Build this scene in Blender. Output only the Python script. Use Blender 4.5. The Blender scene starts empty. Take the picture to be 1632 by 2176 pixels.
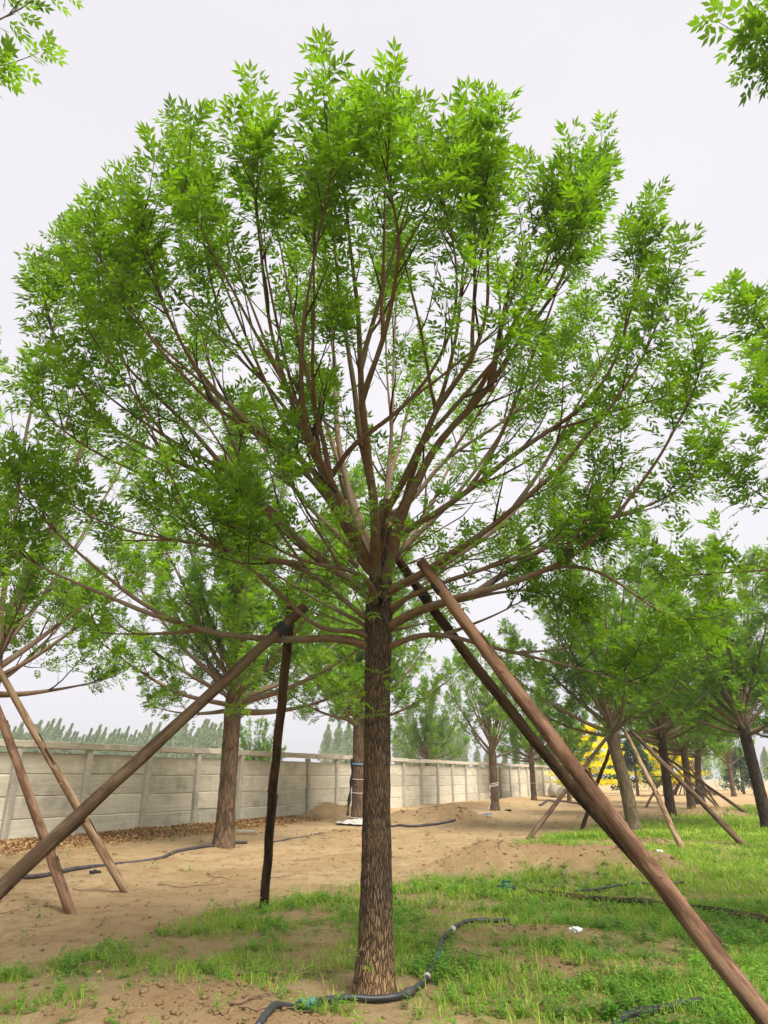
import bpy, math, random
import numpy as np

# ------------------------------------------------------------------ camera, sky, sun, exposure
sc = bpy.context.scene
COL = sc.collection
R = math.radians

cam_d = bpy.data.cameras.new('camera')
cam_d.sensor_width = 36.0
cam_d.lens = 24.97
cam_d.clip_start = 0.05
cam_d.clip_end = 3000.0
cam = bpy.data.objects.new('camera', cam_d)
COL.objects.link(cam)
cam.location = (0.0, 0.0, 1.5)
cam.rotation_euler = (R(90.0 + 20.43), 0.0, 0.0)
sc.camera = cam

SUN_EL, SUN_AZ = 52.0, 145.0        # high soft sun behind thin cloud, behind the camera (azimuth clockwise from +Y)
world = bpy.data.worlds.new('World')
sc.world = world
world.use_nodes = True
wn = world.node_tree
wn.nodes.clear()
w_out = wn.nodes.new('ShaderNodeOutputWorld')
w_bg = wn.nodes.new('ShaderNodeBackground')
w_sky = wn.nodes.new('ShaderNodeTexSky')
w_sky.sky_type = 'NISHITA'
w_sky.sun_disc = False
w_sky.sun_elevation = R(SUN_EL)
w_sky.sun_rotation = R(SUN_AZ)
w_sky.dust_density = 4.0
w_hsv = wn.nodes.new('ShaderNodeHueSaturation')
w_hsv.inputs['Saturation'].default_value = 0.25
w_mix = wn.nodes.new('ShaderNodeMix')
w_mix.data_type = 'RGBA'
w_mix.inputs['Factor'].default_value = 0.90           # closed thin cloud veil over the blue
w_mix.inputs['B'].default_value = (3.95, 3.87, 4.02, 1.0)
wn.links.new(w_sky.outputs['Color'], w_hsv.inputs['Color'])
wn.links.new(w_hsv.outputs['Color'], w_mix.inputs['A'])
w_tc = wn.nodes.new('ShaderNodeTexCoord')               # faint unevenness of the cloud sheet
w_nz = wn.nodes.new('ShaderNodeTexNoise')
w_nz.inputs['Scale'].default_value = 1.6
w_nz.inputs['Detail'].default_value = 4.0
wn.links.new(w_tc.outputs['Generated'], w_nz.inputs['Vector'])
w_rp = wn.nodes.new('ShaderNodeValToRGB')
w_rp.color_ramp.elements[0].position = 0.3
w_rp.color_ramp.elements[0].color = (0.93, 0.925, 0.945, 1)
w_rp.color_ramp.elements[1].position = 0.7
w_rp.color_ramp.elements[1].color = (1.04, 1.035, 1.035, 1)
wn.links.new(w_nz.outputs['Fac'], w_rp.inputs['Fac'])
w_mul = wn.nodes.new('ShaderNodeMix')
w_mul.data_type = 'RGBA'
w_mul.blend_type = 'MULTIPLY'
w_mul.inputs['Factor'].default_value = 1.0
w_mul.inputs['A'].default_value = (3.95, 3.87, 4.02, 1.0)
wn.links.new(w_rp.outputs['Color'], w_mul.inputs['B'])
wn.links.new(w_mul.outputs['Result'], w_mix.inputs['B'])
wn.links.new(w_mix.outputs['Result'], w_bg.inputs['Color'])
w_bg.inputs['Strength'].default_value = 0.05
wn.links.new(w_bg.outputs['Background'], w_out.inputs['Surface'])

sun_d = bpy.data.lights.new('sun', 'SUN')
sun_d.energy = 1.5
sun_d.angle = R(32.0)
sun_d.color = (1.0, 0.94, 0.85)
sun = bpy.data.objects.new('sun', sun_d)
COL.objects.link(sun)
sun.rotation_euler = (R(90.0 - SUN_EL), 0.0, R(180.0 - SUN_AZ))
sc.view_settings.view_transform = 'Standard'
sc.view_settings.look = 'None'
sc.view_settings.exposure = 2.28
sc.view_settings.gamma = 1.0
sc.view_settings.use_curve_mapping = False
sc.render.engine = 'CYCLES'
sc.cycles.max_bounces = 8
sc.cycles.diffuse_bounces = 4
sc.cycles.glossy_bounces = 2
sc.cycles.transmission_bounces = 5
sc.cycles.transparent_max_bounces = 4
sc.cycles.use_denoising = True

# ------------------------------------------------------------------ helpers
def hash3(i, j, k, seed):
    n = (i.astype(np.int64) * 374761393 + j.astype(np.int64) * 668265263 + k.astype(np.int64) * 2147483647 + seed * 974634721) & 0xffffffff
    n = ((n ^ (n >> 13)) * 1274126177) & 0xffffffff
    n = (n ^ (n >> 16)) & 0xffffffff
    return n.astype(np.float64) / 4294967295.0

def vnoise(x, y, z=None, seed=0):
    x = np.asarray(x, float); y = np.asarray(y, float)
    z = np.zeros_like(x) if z is None else np.asarray(z, float)
    xi, yi, zi = np.floor(x), np.floor(y), np.floor(z)
    fx, fy, fz = x - xi, y - yi, z - zi
    fx = fx * fx * (3 - 2 * fx); fy = fy * fy * (3 - 2 * fy); fz = fz * fz * (3 - 2 * fz)
    r = 0.0
    for a in (0, 1):
        for b in (0, 1):
            for c in (0, 1):
                w = (fx if a else 1 - fx) * (fy if b else 1 - fy) * (fz if c else 1 - fz)
                r = r + w * hash3(xi + a, yi + b, zi + c, seed)
    return r * 2 - 1

def fbm(x, y, octaves=4, seed=0):
    s, a, f = 0.0, 0.5, 1.0
    for o in range(octaves):
        s = s + a * vnoise(x * f, y * f, seed=seed + o)
        a *= 0.5; f *= 2.03
    return s

def make_mesh(name, V, tris=None, quads=None, uv=None, attrs=None, smooth=True):
    V = np.asarray(V, np.float32)
    me = bpy.data.meshes.new(name)
    loops, starts, pos = [], [], 0
    for F, k in ((tris, 3), (quads, 4)):
        if F is not None and len(F):
            F = np.asarray(F, np.int32)
            loops.append(F.ravel())
            starts.append(pos + np.arange(len(F), dtype=np.int32) * k)
            pos += F.size
    loops = np.concatenate(loops); starts = np.concatenate(starts)
    me.vertices.add(len(V)); me.vertices.foreach_set('co', V.ravel())
    me.loops.add(len(loops)); me.loops.foreach_set('vertex_index', loops)
    me.polygons.add(len(starts)); me.polygons.foreach_set('loop_start', starts)
    if uv is not None:
        layer = me.uv_layers.new(name='UVMap')
        layer.data.foreach_set('uv', np.asarray(uv, np.float32)[loops].ravel())
    if attrs:
        for key, val in attrs.items():
            at_ = me.attributes.new(key, 'FLOAT', 'POINT')
            at_.data.foreach_set('value', np.asarray(val, np.float32))
    me.update(calc_edges=True)
    me.polygons.foreach_set('use_smooth', np.full(len(starts), bool(smooth)))
    return me

def obj(name, me, mat=None, parent=None, loc=None, rotz=None):
    o = bpy.data.objects.new(name, me)
    COL.objects.link(o)
    if mat is not None and me is not None and len(me.materials) == 0:
        me.materials.append(mat)
    if parent is not None:
        o.parent = parent
    if loc is not None:
        o.location = loc
    if rotz is not None:
        o.rotation_euler = (0, 0, rotz)
    return o

def tag(o, label, cat, group=None, kind=None):
    o['label'] = label
    o['category'] = cat
    if group: o['group'] = group
    if kind: o['kind'] = kind
    return o

def empty(name, loc=(0, 0, 0), rotz=0.0):
    o = bpy.data.objects.new(name, None)
    COL.objects.link(o)
    o.location = loc
    o.rotation_euler = (0, 0, rotz)
    o.empty_display_size = 0.2
    return o

def copy_tree(o, parent=None):
    c = o.copy()
    COL.objects.link(c)
    c.parent = parent
    for ch in list(o.children):
        copy_tree(ch, c)
    return c

def norm(v):
    v = np.asarray(v, float)
    return v / (np.linalg.norm(v, axis=-1, keepdims=True) + 1e-12)

def catmull(P, n):
    """smooth curve through P, n samples spread evenly by arc length"""
    P = np.asarray(P, float)
    Q = np.vstack([2 * P[0] - P[1], P, 2 * P[-1] - P[-2]])
    out = []
    for i in range(1, len(Q) - 2):
        t = np.linspace(0, 1, 12, endpoint=False)[:, None]
        a, b, c, d = Q[i - 1], Q[i], Q[i + 1], Q[i + 2]
        out.append(0.5 * ((2 * b) + (c - a) * t + (2 * a - 5 * b + 4 * c - d) * t ** 2 + (3 * b - a - 3 * c + d) * t ** 3))
    out.append(P[-1:])
    C = np.vstack(out)
    s = np.r_[0, np.cumsum(np.linalg.norm(np.diff(C, axis=0), axis=1))]
    u = np.linspace(0, s[-1], n)
    return np.stack([np.interp(u, s, C[:, k]) for k in range(3)], 1)

class Tubes:
    """collects tapered tubes; seam column doubled so that UVs (metres round, metres along) wrap"""
    def __init__(self):
        self.V, self.Q, self.T, self.UV, self.n = [], [], [], [], 0
    def add(self, P, r, k=6, cap=False, rough=0.0, seed=0, freq=(9.0, 3.0)):
        P = np.asarray(P, float)
        n = len(P)
        r = np.broadcast_to(np.asarray(r, float), (n,))
        t = norm(np.gradient(P, axis=0))
        ref = np.array([0.0, 1.0, 0.0]) if abs(t[0][1]) < 0.9 else np.array([1.0, 0.0, 0.0])
        N = np.zeros_like(P)
        a = norm(ref - t[0] * (ref @ t[0]))
        for i in range(n):
            a = norm(a - t[i] * (a @ t[i]))
            N[i] = a
        B = np.cross(t, N)
        ang = np.linspace(0, 2 * np.pi, k + 1)
        ca, sa = np.cos(ang), np.sin(ang)
        s = np.r_[0, np.cumsum(np.linalg.norm(np.diff(P, axis=0), axis=1))]
        rr = np.repeat(r[:, None], k + 1, 1)
        if rough:
            rr = rr * (1 + rough * vnoise(ca[None, :] * freq[1] * 0.35 + seed * 7.1, sa[None, :] * freq[1] * 0.35 + s[:, None] * 0, s[:, None] * freq[0] * 0.35, seed)
                       + 0.6 * rough * vnoise(ca[None, :] * freq[1] + seed * 3.7, sa[None, :] * freq[1] + s[:, None] * 0, s[:, None] * freq[0], seed + 5))
        V = P[:, None, :] + rr[:, :, None] * (N[:, None, :] * ca[None, :, None] + B[:, None, :] * sa[None, :, None])
        self.V.append(V.reshape(-1, 3))
        u = ang[None, :] * r.mean() + s[:, None] * 0
        self.UV.append(np.stack([u, np.repeat(s[:, None], k + 1, 1)], 2).reshape(-1, 2))
        i = np.arange(n - 1)[:, None] * (k + 1) + np.arange(k)[None, :]
        self.Q.append((np.stack([i, i + 1, i + k + 2, i + k + 1], 2).reshape(-1, 4)) + self.n)
        base = self.n
        self.n += n * (k + 1)
        if cap:
            for row, flip in ((0, True), (n - 1, False)):
                self.V.append(P[row][None, :])
                self.UV.append(np.zeros((1, 2)))
                c = self.n
                self.n += 1
                e = base + row * (k + 1) + np.arange(k)
                tri = np.stack([np.full(k, c), e, e + 1], 1)
                self.T.append(tri[:, ::-1] if flip else tri)
    def mesh(self, name, smooth=True):
        return make_mesh(name, np.vstack(self.V), np.vstack(self.T) if self.T else None, np.vstack(self.Q), uv=np.vstack(self.UV), smooth=smooth)

def box_mesh(name, sx, sy, sz, bevel=0.008, jit=0.0, rng=None, cuts=0):
    """box centred in x, y, standing on z = 0, with chamfered edges; edges knocked about by jit"""
    import bmesh
    bm = bmesh.new()
    bmesh.ops.create_cube(bm, size=1.0)
    bmesh.ops.scale(bm, vec=(sx, sy, sz), verts=bm.verts)
    bmesh.ops.translate(bm, vec=(0, 0, sz / 2), verts=bm.verts)
    if cuts:
        es = [e for e in bm.edges if abs((e.verts[0].co - e.verts[1].co).x) > sx * 0.5]
        bmesh.ops.subdivide_edges(bm, edges=es, cuts=cuts, use_grid_fill=True)
    if bevel:
        es = [e for e in bm.edges if len(e.link_faces) == 2 and e.calc_face_angle(0) > 0.5]
        bmesh.ops.bevel(bm, geom=es, offset=bevel, segments=1, affect='EDGES')
    if jit and rng is not None:
        for v in bm.verts:
            v.co.x += rng.uniform(-jit, jit) * 0.5
            v.co.y += rng.uniform(-jit, jit) * 0.4
            v.co.z += rng.uniform(-jit, jit) * 0.6
    me = bpy.data.meshes.new(name)
    bm.to_mesh(me)
    bm.free()
    return me

# ------------------------------------------------------------------ materials
class NT:
    def __init__(self, name):
        self.m = bpy.data.materials.new(name)
        self.m.use_nodes = True
        self.t = self.m.node_tree
        self.b = self.t.nodes['Principled BSDF']
        self.out = self.t.nodes['Material Output']
    def n(self, kind, **kw):
        nd = self.t.nodes.new(kind)
        for k, v in kw.items():
            if k in nd.inputs.keys():
                nd.inputs[k].default_value = v
            else:
                setattr(nd, k, v)
        return nd
    def l(self, a, b):
        self.t.links.new(a, b)
    def ramp(self, src, stops):
        r = self.n('ShaderNodeValToRGB')
        el = r.color_ramp.elements
        while len(el) < len(stops):
            el.new(0.5)
        for e, (p, c) in zip(el, stops):
            e.position = p
            e.color = (*c, 1.0) if len(c) == 3 else c
        self.l(src, r.inputs['Fac'])
        return r.outputs['Color']
    def mix(self, fac, a, b, mode='MIX'):
        m = self.n('ShaderNodeMix', data_type='RGBA', blend_type=mode)
        for src, key in ((fac, 'Factor'), (a, 'A'), (b, 'B')):
            if isinstance(src, (int, float)):
                m.inputs[key].default_value = src
            elif isinstance(src, tuple):
                m.inputs[key].default_value = (*src, 1.0)
            else:
                self.l(src, m.inputs[key])
        return m.outputs['Result']
    def noise(self, vec, scale, detail=4.0, rough=0.6):
        nz = self.n('ShaderNodeTexNoise', Scale=scale, Detail=detail, Roughness=rough)
        if vec is not None:
            self.l(vec, nz.inputs['Vector'])
        return nz.outputs['Fac']
    def mapping(self, vec, scale=(1, 1, 1), loc=(0, 0, 0)):
        mp = self.n('ShaderNodeMapping')
        mp.inputs['Scale'].default_value = scale
        mp.inputs['Location'].default_value = loc
        self.l(vec, mp.inputs['Vector'])
        return mp.outputs['Vector']
    def bump(self, h, strength=0.5, dist=0.01):
        b = self.n('ShaderNodeBump', Strength=strength, Distance=dist)
        self.l(h, b.inputs['Height'])
        self.l(b.outputs['Normal'], self.b.inputs['Normal'])
    def coord(self, which='Object'):
        return self.n('ShaderNodeTexCoord').outputs[which]
    def set(self, color=None, rough=0.8, spec=0.3):
        if color is not None:
            if isinstance(color, tuple):
                self.b.inputs['Base Color'].default_value = (*color, 1.0)
            else:
                self.l(color, self.b.inputs['Base Color'])
        self.b.inputs['Roughness'].default_value = rough
        self.b.inputs['Specular IOR Level'].default_value = spec
        return self.m

def leaf_material(name, dark, mid, light, trans, tfac=0.45, rough=0.42, spec=0.45):
    s = NT(name)
    a = s.n('ShaderNodeAttribute', attribute_name='tint')
    c = s.ramp(a.outputs['Fac'], [(0.0, dark), (0.55, mid), (1.0, light)])
    s.set(c, rough, spec)
    tr = s.n('ShaderNodeBsdfTranslucent')
    tc = s.ramp(a.outputs['Fac'], [(0.0, tuple(0.75 * v for v in trans)), (1.0, tuple(min(1, 1.25 * v) for v in trans))])
    s.l(tc, tr.inputs['Color'])
    mx = s.n('ShaderNodeMixShader')
    mx.inputs['Fac'].default_value = tfac
    s.l(s.b.outputs['BSDF'], mx.inputs[1])
    s.l(tr.outputs['BSDF'], mx.inputs[2])
    s.l(mx.outputs['Shader'], s.out.inputs['Surface'])
    return s.m

def bark_material(name, ridge, furrow, scale=1.0, depth=0.008, tint=(0.2, 0.16, 0.1), dust=False):
    s = NT(name)
    uv = s.coord('UV')
    v1 = s.mapping(uv, (34 * scale, 4.6 * scale, 1))
    wob = s.noise(s.mapping(uv, (9 * scale, 9 * scale, 1)), 1.0, 2.0)
    addv = s.n('ShaderNodeVectorMath', operation='ADD')
    s.l(v1, addv.inputs[0])
    mulw = s.n('ShaderNodeVectorMath', operation='SCALE', Scale=2.2)
    s.l(s.n('ShaderNodeCombineXYZ').outputs[0], mulw.inputs[0])
    cx = s.n('ShaderNodeCombineXYZ')
    s.l(wob, cx.inputs[0])
    s.l(cx.outputs[0], mulw.inputs[0])
    s.l(mulw.outputs[0], addv.inputs[1])
    vo = s.n('ShaderNodeTexVoronoi', feature='DISTANCE_TO_EDGE', Scale=1.0)
    s.l(addv.outputs[0], vo.inputs['Vector'])
    hgt = s.n('ShaderNodeMapRange')
    hgt.inputs['From Max'].default_value = 0.22
    s.l(vo.outputs['Distance'], hgt.inputs['Value'])
    fine = s.noise(s.mapping(uv, (120 * scale, 40 * scale, 1)), 1.0, 4.0, 0.7)
    big = s.noise(s.coord('Object'), 2.3, 3.0)
    col = s.mix(hgt.outputs['Result'], furrow, ridge)
    col = s.mix(s.ramp(fine, [(0.35, (0, 0, 0)), (0.75, (1, 1, 1))]), s.mix(0.55, col, furrow), col)
    col = s.mix(s.ramp(big, [(0.45, (0, 0, 0)), (0.75, (0.55, 0.55, 0.55))]), col, tint)
    if dust:                                            # soil splashed up the foot of the trunk
        sx = s.n('ShaderNodeSeparateXYZ')
        s.l(s.coord('Object'), sx.inputs[0])
        mr = s.n('ShaderNodeMapRange')
        mr.inputs['From Min'].default_value = 0.0
        mr.inputs['From Max'].default_value = 0.75
        mr.inputs['To Min'].default_value = 0.75
        mr.inputs['To Max'].default_value = 0.0
        s.l(sx.outputs['Z'], mr.inputs['Value'])
        dm = s.n('ShaderNodeMath', operation='MULTIPLY')
        s.l(mr.outputs['Result'], dm.inputs[0]); s.l(hgt.outputs['Result'], dm.inputs[1])
        col = s.mix(dm.outputs[0], col, (0.36, 0.225, 0.11))
    ad = s.n('ShaderNodeMath', operation='MULTIPLY_ADD')
    s.l(fine, ad.inputs[0]); ad.inputs[1].default_value = 0.45
    s.l(hgt.outputs['Result'], ad.inputs[2])
    s.bump(ad.outputs[0], 0.9, depth)
    return s.set(col, 0.9, 0.15)

def limb_material(name, a, b, c):
    s = NT(name)
    uv = s.coord('UV')
    n1 = s.noise(s.mapping(uv, (55, 11, 1)), 1.0, 6.0, 0.7)
    n2 = s.noise(s.coord('Object'), 2.6, 4.0)
    lent = s.noise(s.mapping(uv, (45, 130, 1)), 1.0, 3.0, 0.6)
    crack = s.noise(s.mapping(uv, (130, 22, 1)), 1.0, 3.0, 0.6)
    col = s.mix(s.ramp(n1, [(0.32, (0, 0, 0)), (0.66, (1, 1, 1))]), a, b)
    col = s.mix(s.ramp(n2, [(0.42, (0, 0, 0)), (0.62, (0.9, 0.9, 0.9))]), col, c)
    col = s.mix(s.ramp(lent, [(0.58, (0, 0, 0)), (0.68, (0.75, 0.75, 0.75))]), col, tuple(v * 0.35 for v in a))
    col = s.mix(s.ramp(crack, [(0.30, (0.8, 0.8, 0.8)), (0.42, (0, 0, 0))]), col, tuple(v * 0.25 for v in a))
    s.bump(n1, 0.9, 0.008)
    return s.set(col, 0.8, 0.2)

def pole_material(name, a, b, dark):
    s = NT(name)
    uv = s.coord('UV')
    grain = s.noise(s.mapping(uv, (60, 2.6, 1)), 1.0, 7.0, 0.75)
    patch = s.noise(s.mapping(uv, (9, 2.2, 1)), 1.0, 4.0, 0.6)
    knot = s.noise(s.mapping(uv, (22, 14, 1)), 1.0, 2.0, 0.5)
    col = s.mix(s.ramp(grain, [(0.3, (0, 0, 0)), (0.7, (1, 1, 1))]), a, b)
    col = s.mix(s.ramp(patch, [(0.45, (0, 0, 0)), (0.56, (0.9, 0.9, 0.9))]), col, dark)
    col = s.mix(s.ramp(knot, [(0.70, (0, 0, 0)), (0.76, (0.9, 0.9, 0.9))]), col, tuple(v * 0.35 for v in dark))
    s.bump(grain, 1.0, 0.012)
    return s.set(col, 0.95, 0.06)

def plain(name, col, rough=0.6, spec=0.3, vary=0.25, scale=25.0):
    s = NT(name)
    n = s.noise(s.coord('Object'), scale, 4.0)
    c = s.mix(s.ramp(n, [(0.3, (0, 0, 0)), (0.75, (1, 1, 1))]), tuple(v * (1 - vary) for v in col), tuple(min(1, v * (1 + vary)) for v in col))
    s.bump(n, 0.25, 0.003)
    return s.set(c, rough, spec)

M = {}
M['leaf'] = leaf_material('ash_leaf', (0.020, 0.056, 0.005), (0.088, 0.190, 0.010), (0.21, 0.325, 0.016), (0.26, 0.51, 0.010), 0.41)
M['leaf_far'] = leaf_material('ash_leaf_neighbours', (0.020, 0.056, 0.006), (0.096, 0.200, 0.012), (0.23, 0.35, 0.020), (0.28, 0.54, 0.012), 0.42)
M['leaf_poplar'] = leaf_material('poplar_leaf', (0.16, 0.22, 0.12), (0.26, 0.34, 0.19), (0.36, 0.44, 0.26), (0.30, 0.44, 0.20), 0.4)
M['leaf_gold'] = leaf_material('golden_leaf', (0.74, 0.58, 0.012), (0.93, 0.80, 0.018), (0.95, 0.88, 0.06), (0.95, 0.84, 0.02), 0.5)
M['leaf_pine'] = leaf_material('conifer_needles', (0.025, 0.055, 0.022), (0.04, 0.085, 0.030), (0.06, 0.11, 0.04), (0.05, 0.11, 0.03), 0.2)
M['grass'] = leaf_material('grass_blade', (0.14, 0.22, 0.025), (0.25, 0.39, 0.040), (0.46, 0.50, 0.12), (0.36, 0.58, 0.04), 0.4, 0.55, 0.25)
M['weed'] = leaf_material('weed_leaf', (0.06, 0.15, 0.02), (0.11, 0.26, 0.022), (0.20, 0.37, 0.035), (0.22, 0.50, 0.03), 0.4, 0.5, 0.3)
M['dry_leaf'] = leaf_material('dry_leaf', (0.20, 0.105, 0.045), (0.40, 0.235, 0.105), (0.56, 0.39, 0.20), (0.30, 0.17, 0.06), 0.15, 0.7, 0.2)
M['bark'] = bark_material('furrowed_bark', (0.20, 0.142, 0.092), (0.020, 0.014, 0.010), scale=2.3, depth=0.014, tint=(0.20, 0.125, 0.06), dust=True)
M['bark_far'] = bark_material('bark_of_neighbours', (0.20, 0.130, 0.080), (0.05, 0.032, 0.020), 0.8, tint=(0.20, 0.14, 0.09))
M['limb'] = limb_material('limb_bark', (0.115, 0.064, 0.035), (0.23, 0.148, 0.088), (0.185, 0.155, 0.112))
M['pole'] = pole_material('peeled_pole', (0.15, 0.082, 0.048), (0.30, 0.185, 0.125), (0.10, 0.055, 0.034))
M['pole_dark'] = pole_material('shaded_dark_pole', (0.055, 0.034, 0.022), (0.13, 0.082, 0.05), (0.035, 0.022, 0.015))  # dark pole bark, with shade under the crown also put into the colour
M['pole_olive'] = pole_material('olive_brown_pole', (0.085, 0.058, 0.036), (0.19, 0.135, 0.085), (0.07, 0.045, 0.028))
M['pole_tan'] = pole_material('pale_tan_pole', (0.22, 0.145, 0.085), (0.36, 0.26, 0.165), (0.15, 0.09, 0.05))
M['cut'] = plain('fresh_cut_wood', (0.58, 0.29, 0.11), 0.8, 0.2, 0.2, 60)
M['hose'] = plain('black_polythene_hose', (0.028, 0.030, 0.034), 0.45, 0.4, 0.5, 14)
M['hose_dusty'] = plain('dusty_black_hose', (0.065, 0.055, 0.060), 0.6, 0.3, 0.45, 9)
M['teal'] = plain('teal_plastic', (0.06, 0.20, 0.20), 0.55, 0.4, 0.25, 30)
M['green_plastic'] = plain('dark_green_plastic', (0.01, 0.10, 0.075), 0.4, 0.4, 0.3, 30)
M['blue_plastic'] = plain('blue_plastic', (0.09, 0.20, 0.36), 0.5, 0.4, 0.3, 20)
M['tape'] = plain('dusty_tape', (0.42, 0.40, 0.37), 0.7, 0.2, 0.3, 30)
M['twig_bark'] = plain('dark_twig_bark', (0.060, 0.043, 0.032), 0.85, 0.15, 0.4, 12)
M['bark_dark'] = bark_material('blackish_bark', (0.085, 0.060, 0.042), (0.020, 0.014, 0.010), 0.8, tint=(0.06, 0.045, 0.032))
M['bark_olive'] = bark_material('olive_bark', (0.21, 0.165, 0.10), (0.09, 0.065, 0.04), 0.8, tint=(0.17, 0.14, 0.085))
M['white_plastic'] = plain('crumpled_white_plastic', (0.72, 0.74, 0.76), 0.5, 0.4, 0.12, 30)
M['rubber'] = plain('black_rubber_strap', (0.022, 0.022, 0.025), 0.7, 0.3, 0.3, 40)
M['string'] = plain('pale_twine', (0.55, 0.50, 0.44), 0.8, 0.2, 0.2, 60)
M['twig'] = plain('dry_twig', (0.20, 0.13, 0.085), 0.9, 0.1, 0.4, 30)
M['red_plastic'] = plain('faded_red_plastic', (0.50, 0.07, 0.06), 0.5, 0.3, 0.3, 30)

def concrete_material(name, a, b):
    s = NT(name)
    o = s.coord('Object')
    info = s.n('ShaderNodeObjectInfo')
    off = s.n('ShaderNodeVectorMath', operation='MULTIPLY')
    cxyz = s.n('ShaderNodeCombineXYZ')
    for i in range(3):
        s.l(info.outputs['Random'], cxyz.inputs[i])
    s.l(cxyz.outputs[0], off.inputs[0]); off.inputs[1].default_value = (61.0, 37.0, 43.0)
    ad = s.n('ShaderNodeVectorMath', operation='ADD')
    s.l(o, ad.inputs[0]); s.l(off.outputs[0], ad.inputs[1])
    v = ad.outputs[0]
    streak = s.noise(s.mapping(v, (1.2, 1.2, 16.0)), 1.0, 5.0, 0.65)
    stain = s.noise(s.mapping(v, (2.6, 2.6, 0.8)), 1.0, 4.0, 0.6)
    speck = s.noise(v, 60.0, 3.0, 0.6)
    blot = s.noise(s.mapping(v, (1.3, 1.3, 1.6)), 1.0, 5.0, 0.7)
    col = s.mix(s.ramp(streak, [(0.3, (0, 0, 0)), (0.7, (1, 1, 1))]), a, b)
    col = s.mix(s.ramp(stain, [(0.56, (0, 0, 0)), (0.74, (0.75, 0.75, 0.75))]), col, (0.68, 0.64, 0.55))
    col = s.mix(s.ramp(blot, [(0.52, (0, 0, 0)), (0.68, (0.7, 0.7, 0.7))]), col, tuple(x * 0.66 for x in a))
    col = s.mix(s.ramp(speck, [(0.60, (0, 0, 0)), (0.70, (0.5, 0.5, 0.5))]), col, tuple(x * 0.5 for x in a))
    br = s.n('ShaderNodeMapRange')
    br.inputs['To Min'].default_value = 0.82
    br.inputs['To Max'].default_value = 1.12
    s.l(info.outputs['Random'], br.inputs['Value'])
    hs = s.n('ShaderNodeHueSaturation')
    s.l(col, hs.inputs['Color']); s.l(br.outputs['Result'], hs.inputs['Value'])
    s.bump(streak, 0.35, 0.006)
    return s.set(hs.outputs['Color'], 0.92, 0.15)
M['panel'] = concrete_material('cast_concrete_panel', (0.45, 0.410, 0.315), (0.60, 0.560, 0.470))
M['post'] = concrete_material('cast_concrete_post', (0.36, 0.335, 0.275), (0.46, 0.43, 0.36))
M['coping'] = concrete_material('cast_concrete_coping', (0.42, 0.375, 0.30), (0.53, 0.475, 0.39))

# soil: dry pale crust, darker turned earth, thatch under the grass
def soil_material():
    s = NT('sandy_soil')
    o = s.coord('Object')
    n1 = s.noise(o, 0.55, 5.0, 0.6)
    n2 = s.noise(o, 3.2, 6.0, 0.65)
    n3 = s.noise(o, 19.0, 6.0, 0.75)
    n4 = s.noise(o, 110.0, 3.0, 0.7)
    col = s.mix(s.ramp(n1, [(0.35, (0, 0, 0)), (0.65, (1, 1, 1))]), (0.49, 0.330, 0.170), (0.64, 0.470, 0.265))
    col = s.mix(s.ramp(n2, [(0.48, (0, 0, 0)), (0.66, (0.8, 0.8, 0.8))]), col, (0.40, 0.250, 0.115))
    col = s.mix(s.ramp(n3, [(0.55, (0, 0, 0)), (0.72, (0.7, 0.7, 0.7))]), col, (0.27, 0.16, 0.072))
    col = s.mix(s.ramp(n4, [(0.55, (0, 0, 0)), (0.75, (0.45, 0.45, 0.45))]), col, (0.52, 0.40, 0.26))
    at_ = s.n('ShaderNodeAttribute', attribute_name='turf')
    th = s.mix(s.ramp(n3, [(0.35, (0, 0, 0)), (0.7, (1, 1, 1))]), (0.16, 0.165, 0.045), (0.33, 0.28, 0.12))
    mk = s.n('ShaderNodeMath', operation='MULTIPLY')
    s.l(at_.outputs['Fac'], mk.inputs[0]); mk.inputs[1].default_value = 0.80
    col = s.mix(mk.outputs[0], col, th)
    tu = s.n('ShaderNodeAttribute', attribute_name='turned')
    col = s.mix(tu.outputs['Fac'], col, s.mix(n3, (0.30, 0.180, 0.085), (0.56, 0.375, 0.195)))
    n5 = s.noise(o, 5.5, 4.0, 0.6)
    h0 = s.n('ShaderNodeMath', operation='MULTIPLY_ADD')
    s.l(n5, h0.inputs[0]); h0.inputs[1].default_value = 1.6
    s.l(n4, h0.inputs[2])
    h = s.n('ShaderNodeMath', operation='MULTIPLY_ADD')
    s.l(n3, h.inputs[0]); h.inputs[1].default_value = 0.8
    s.l(h0.outputs[0], h.inputs[2])
    s.bump(h.outputs[0], 1.0, 0.05)
    return s.set(col, 0.95, 0.1)
M['soil'] = soil_material()

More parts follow.
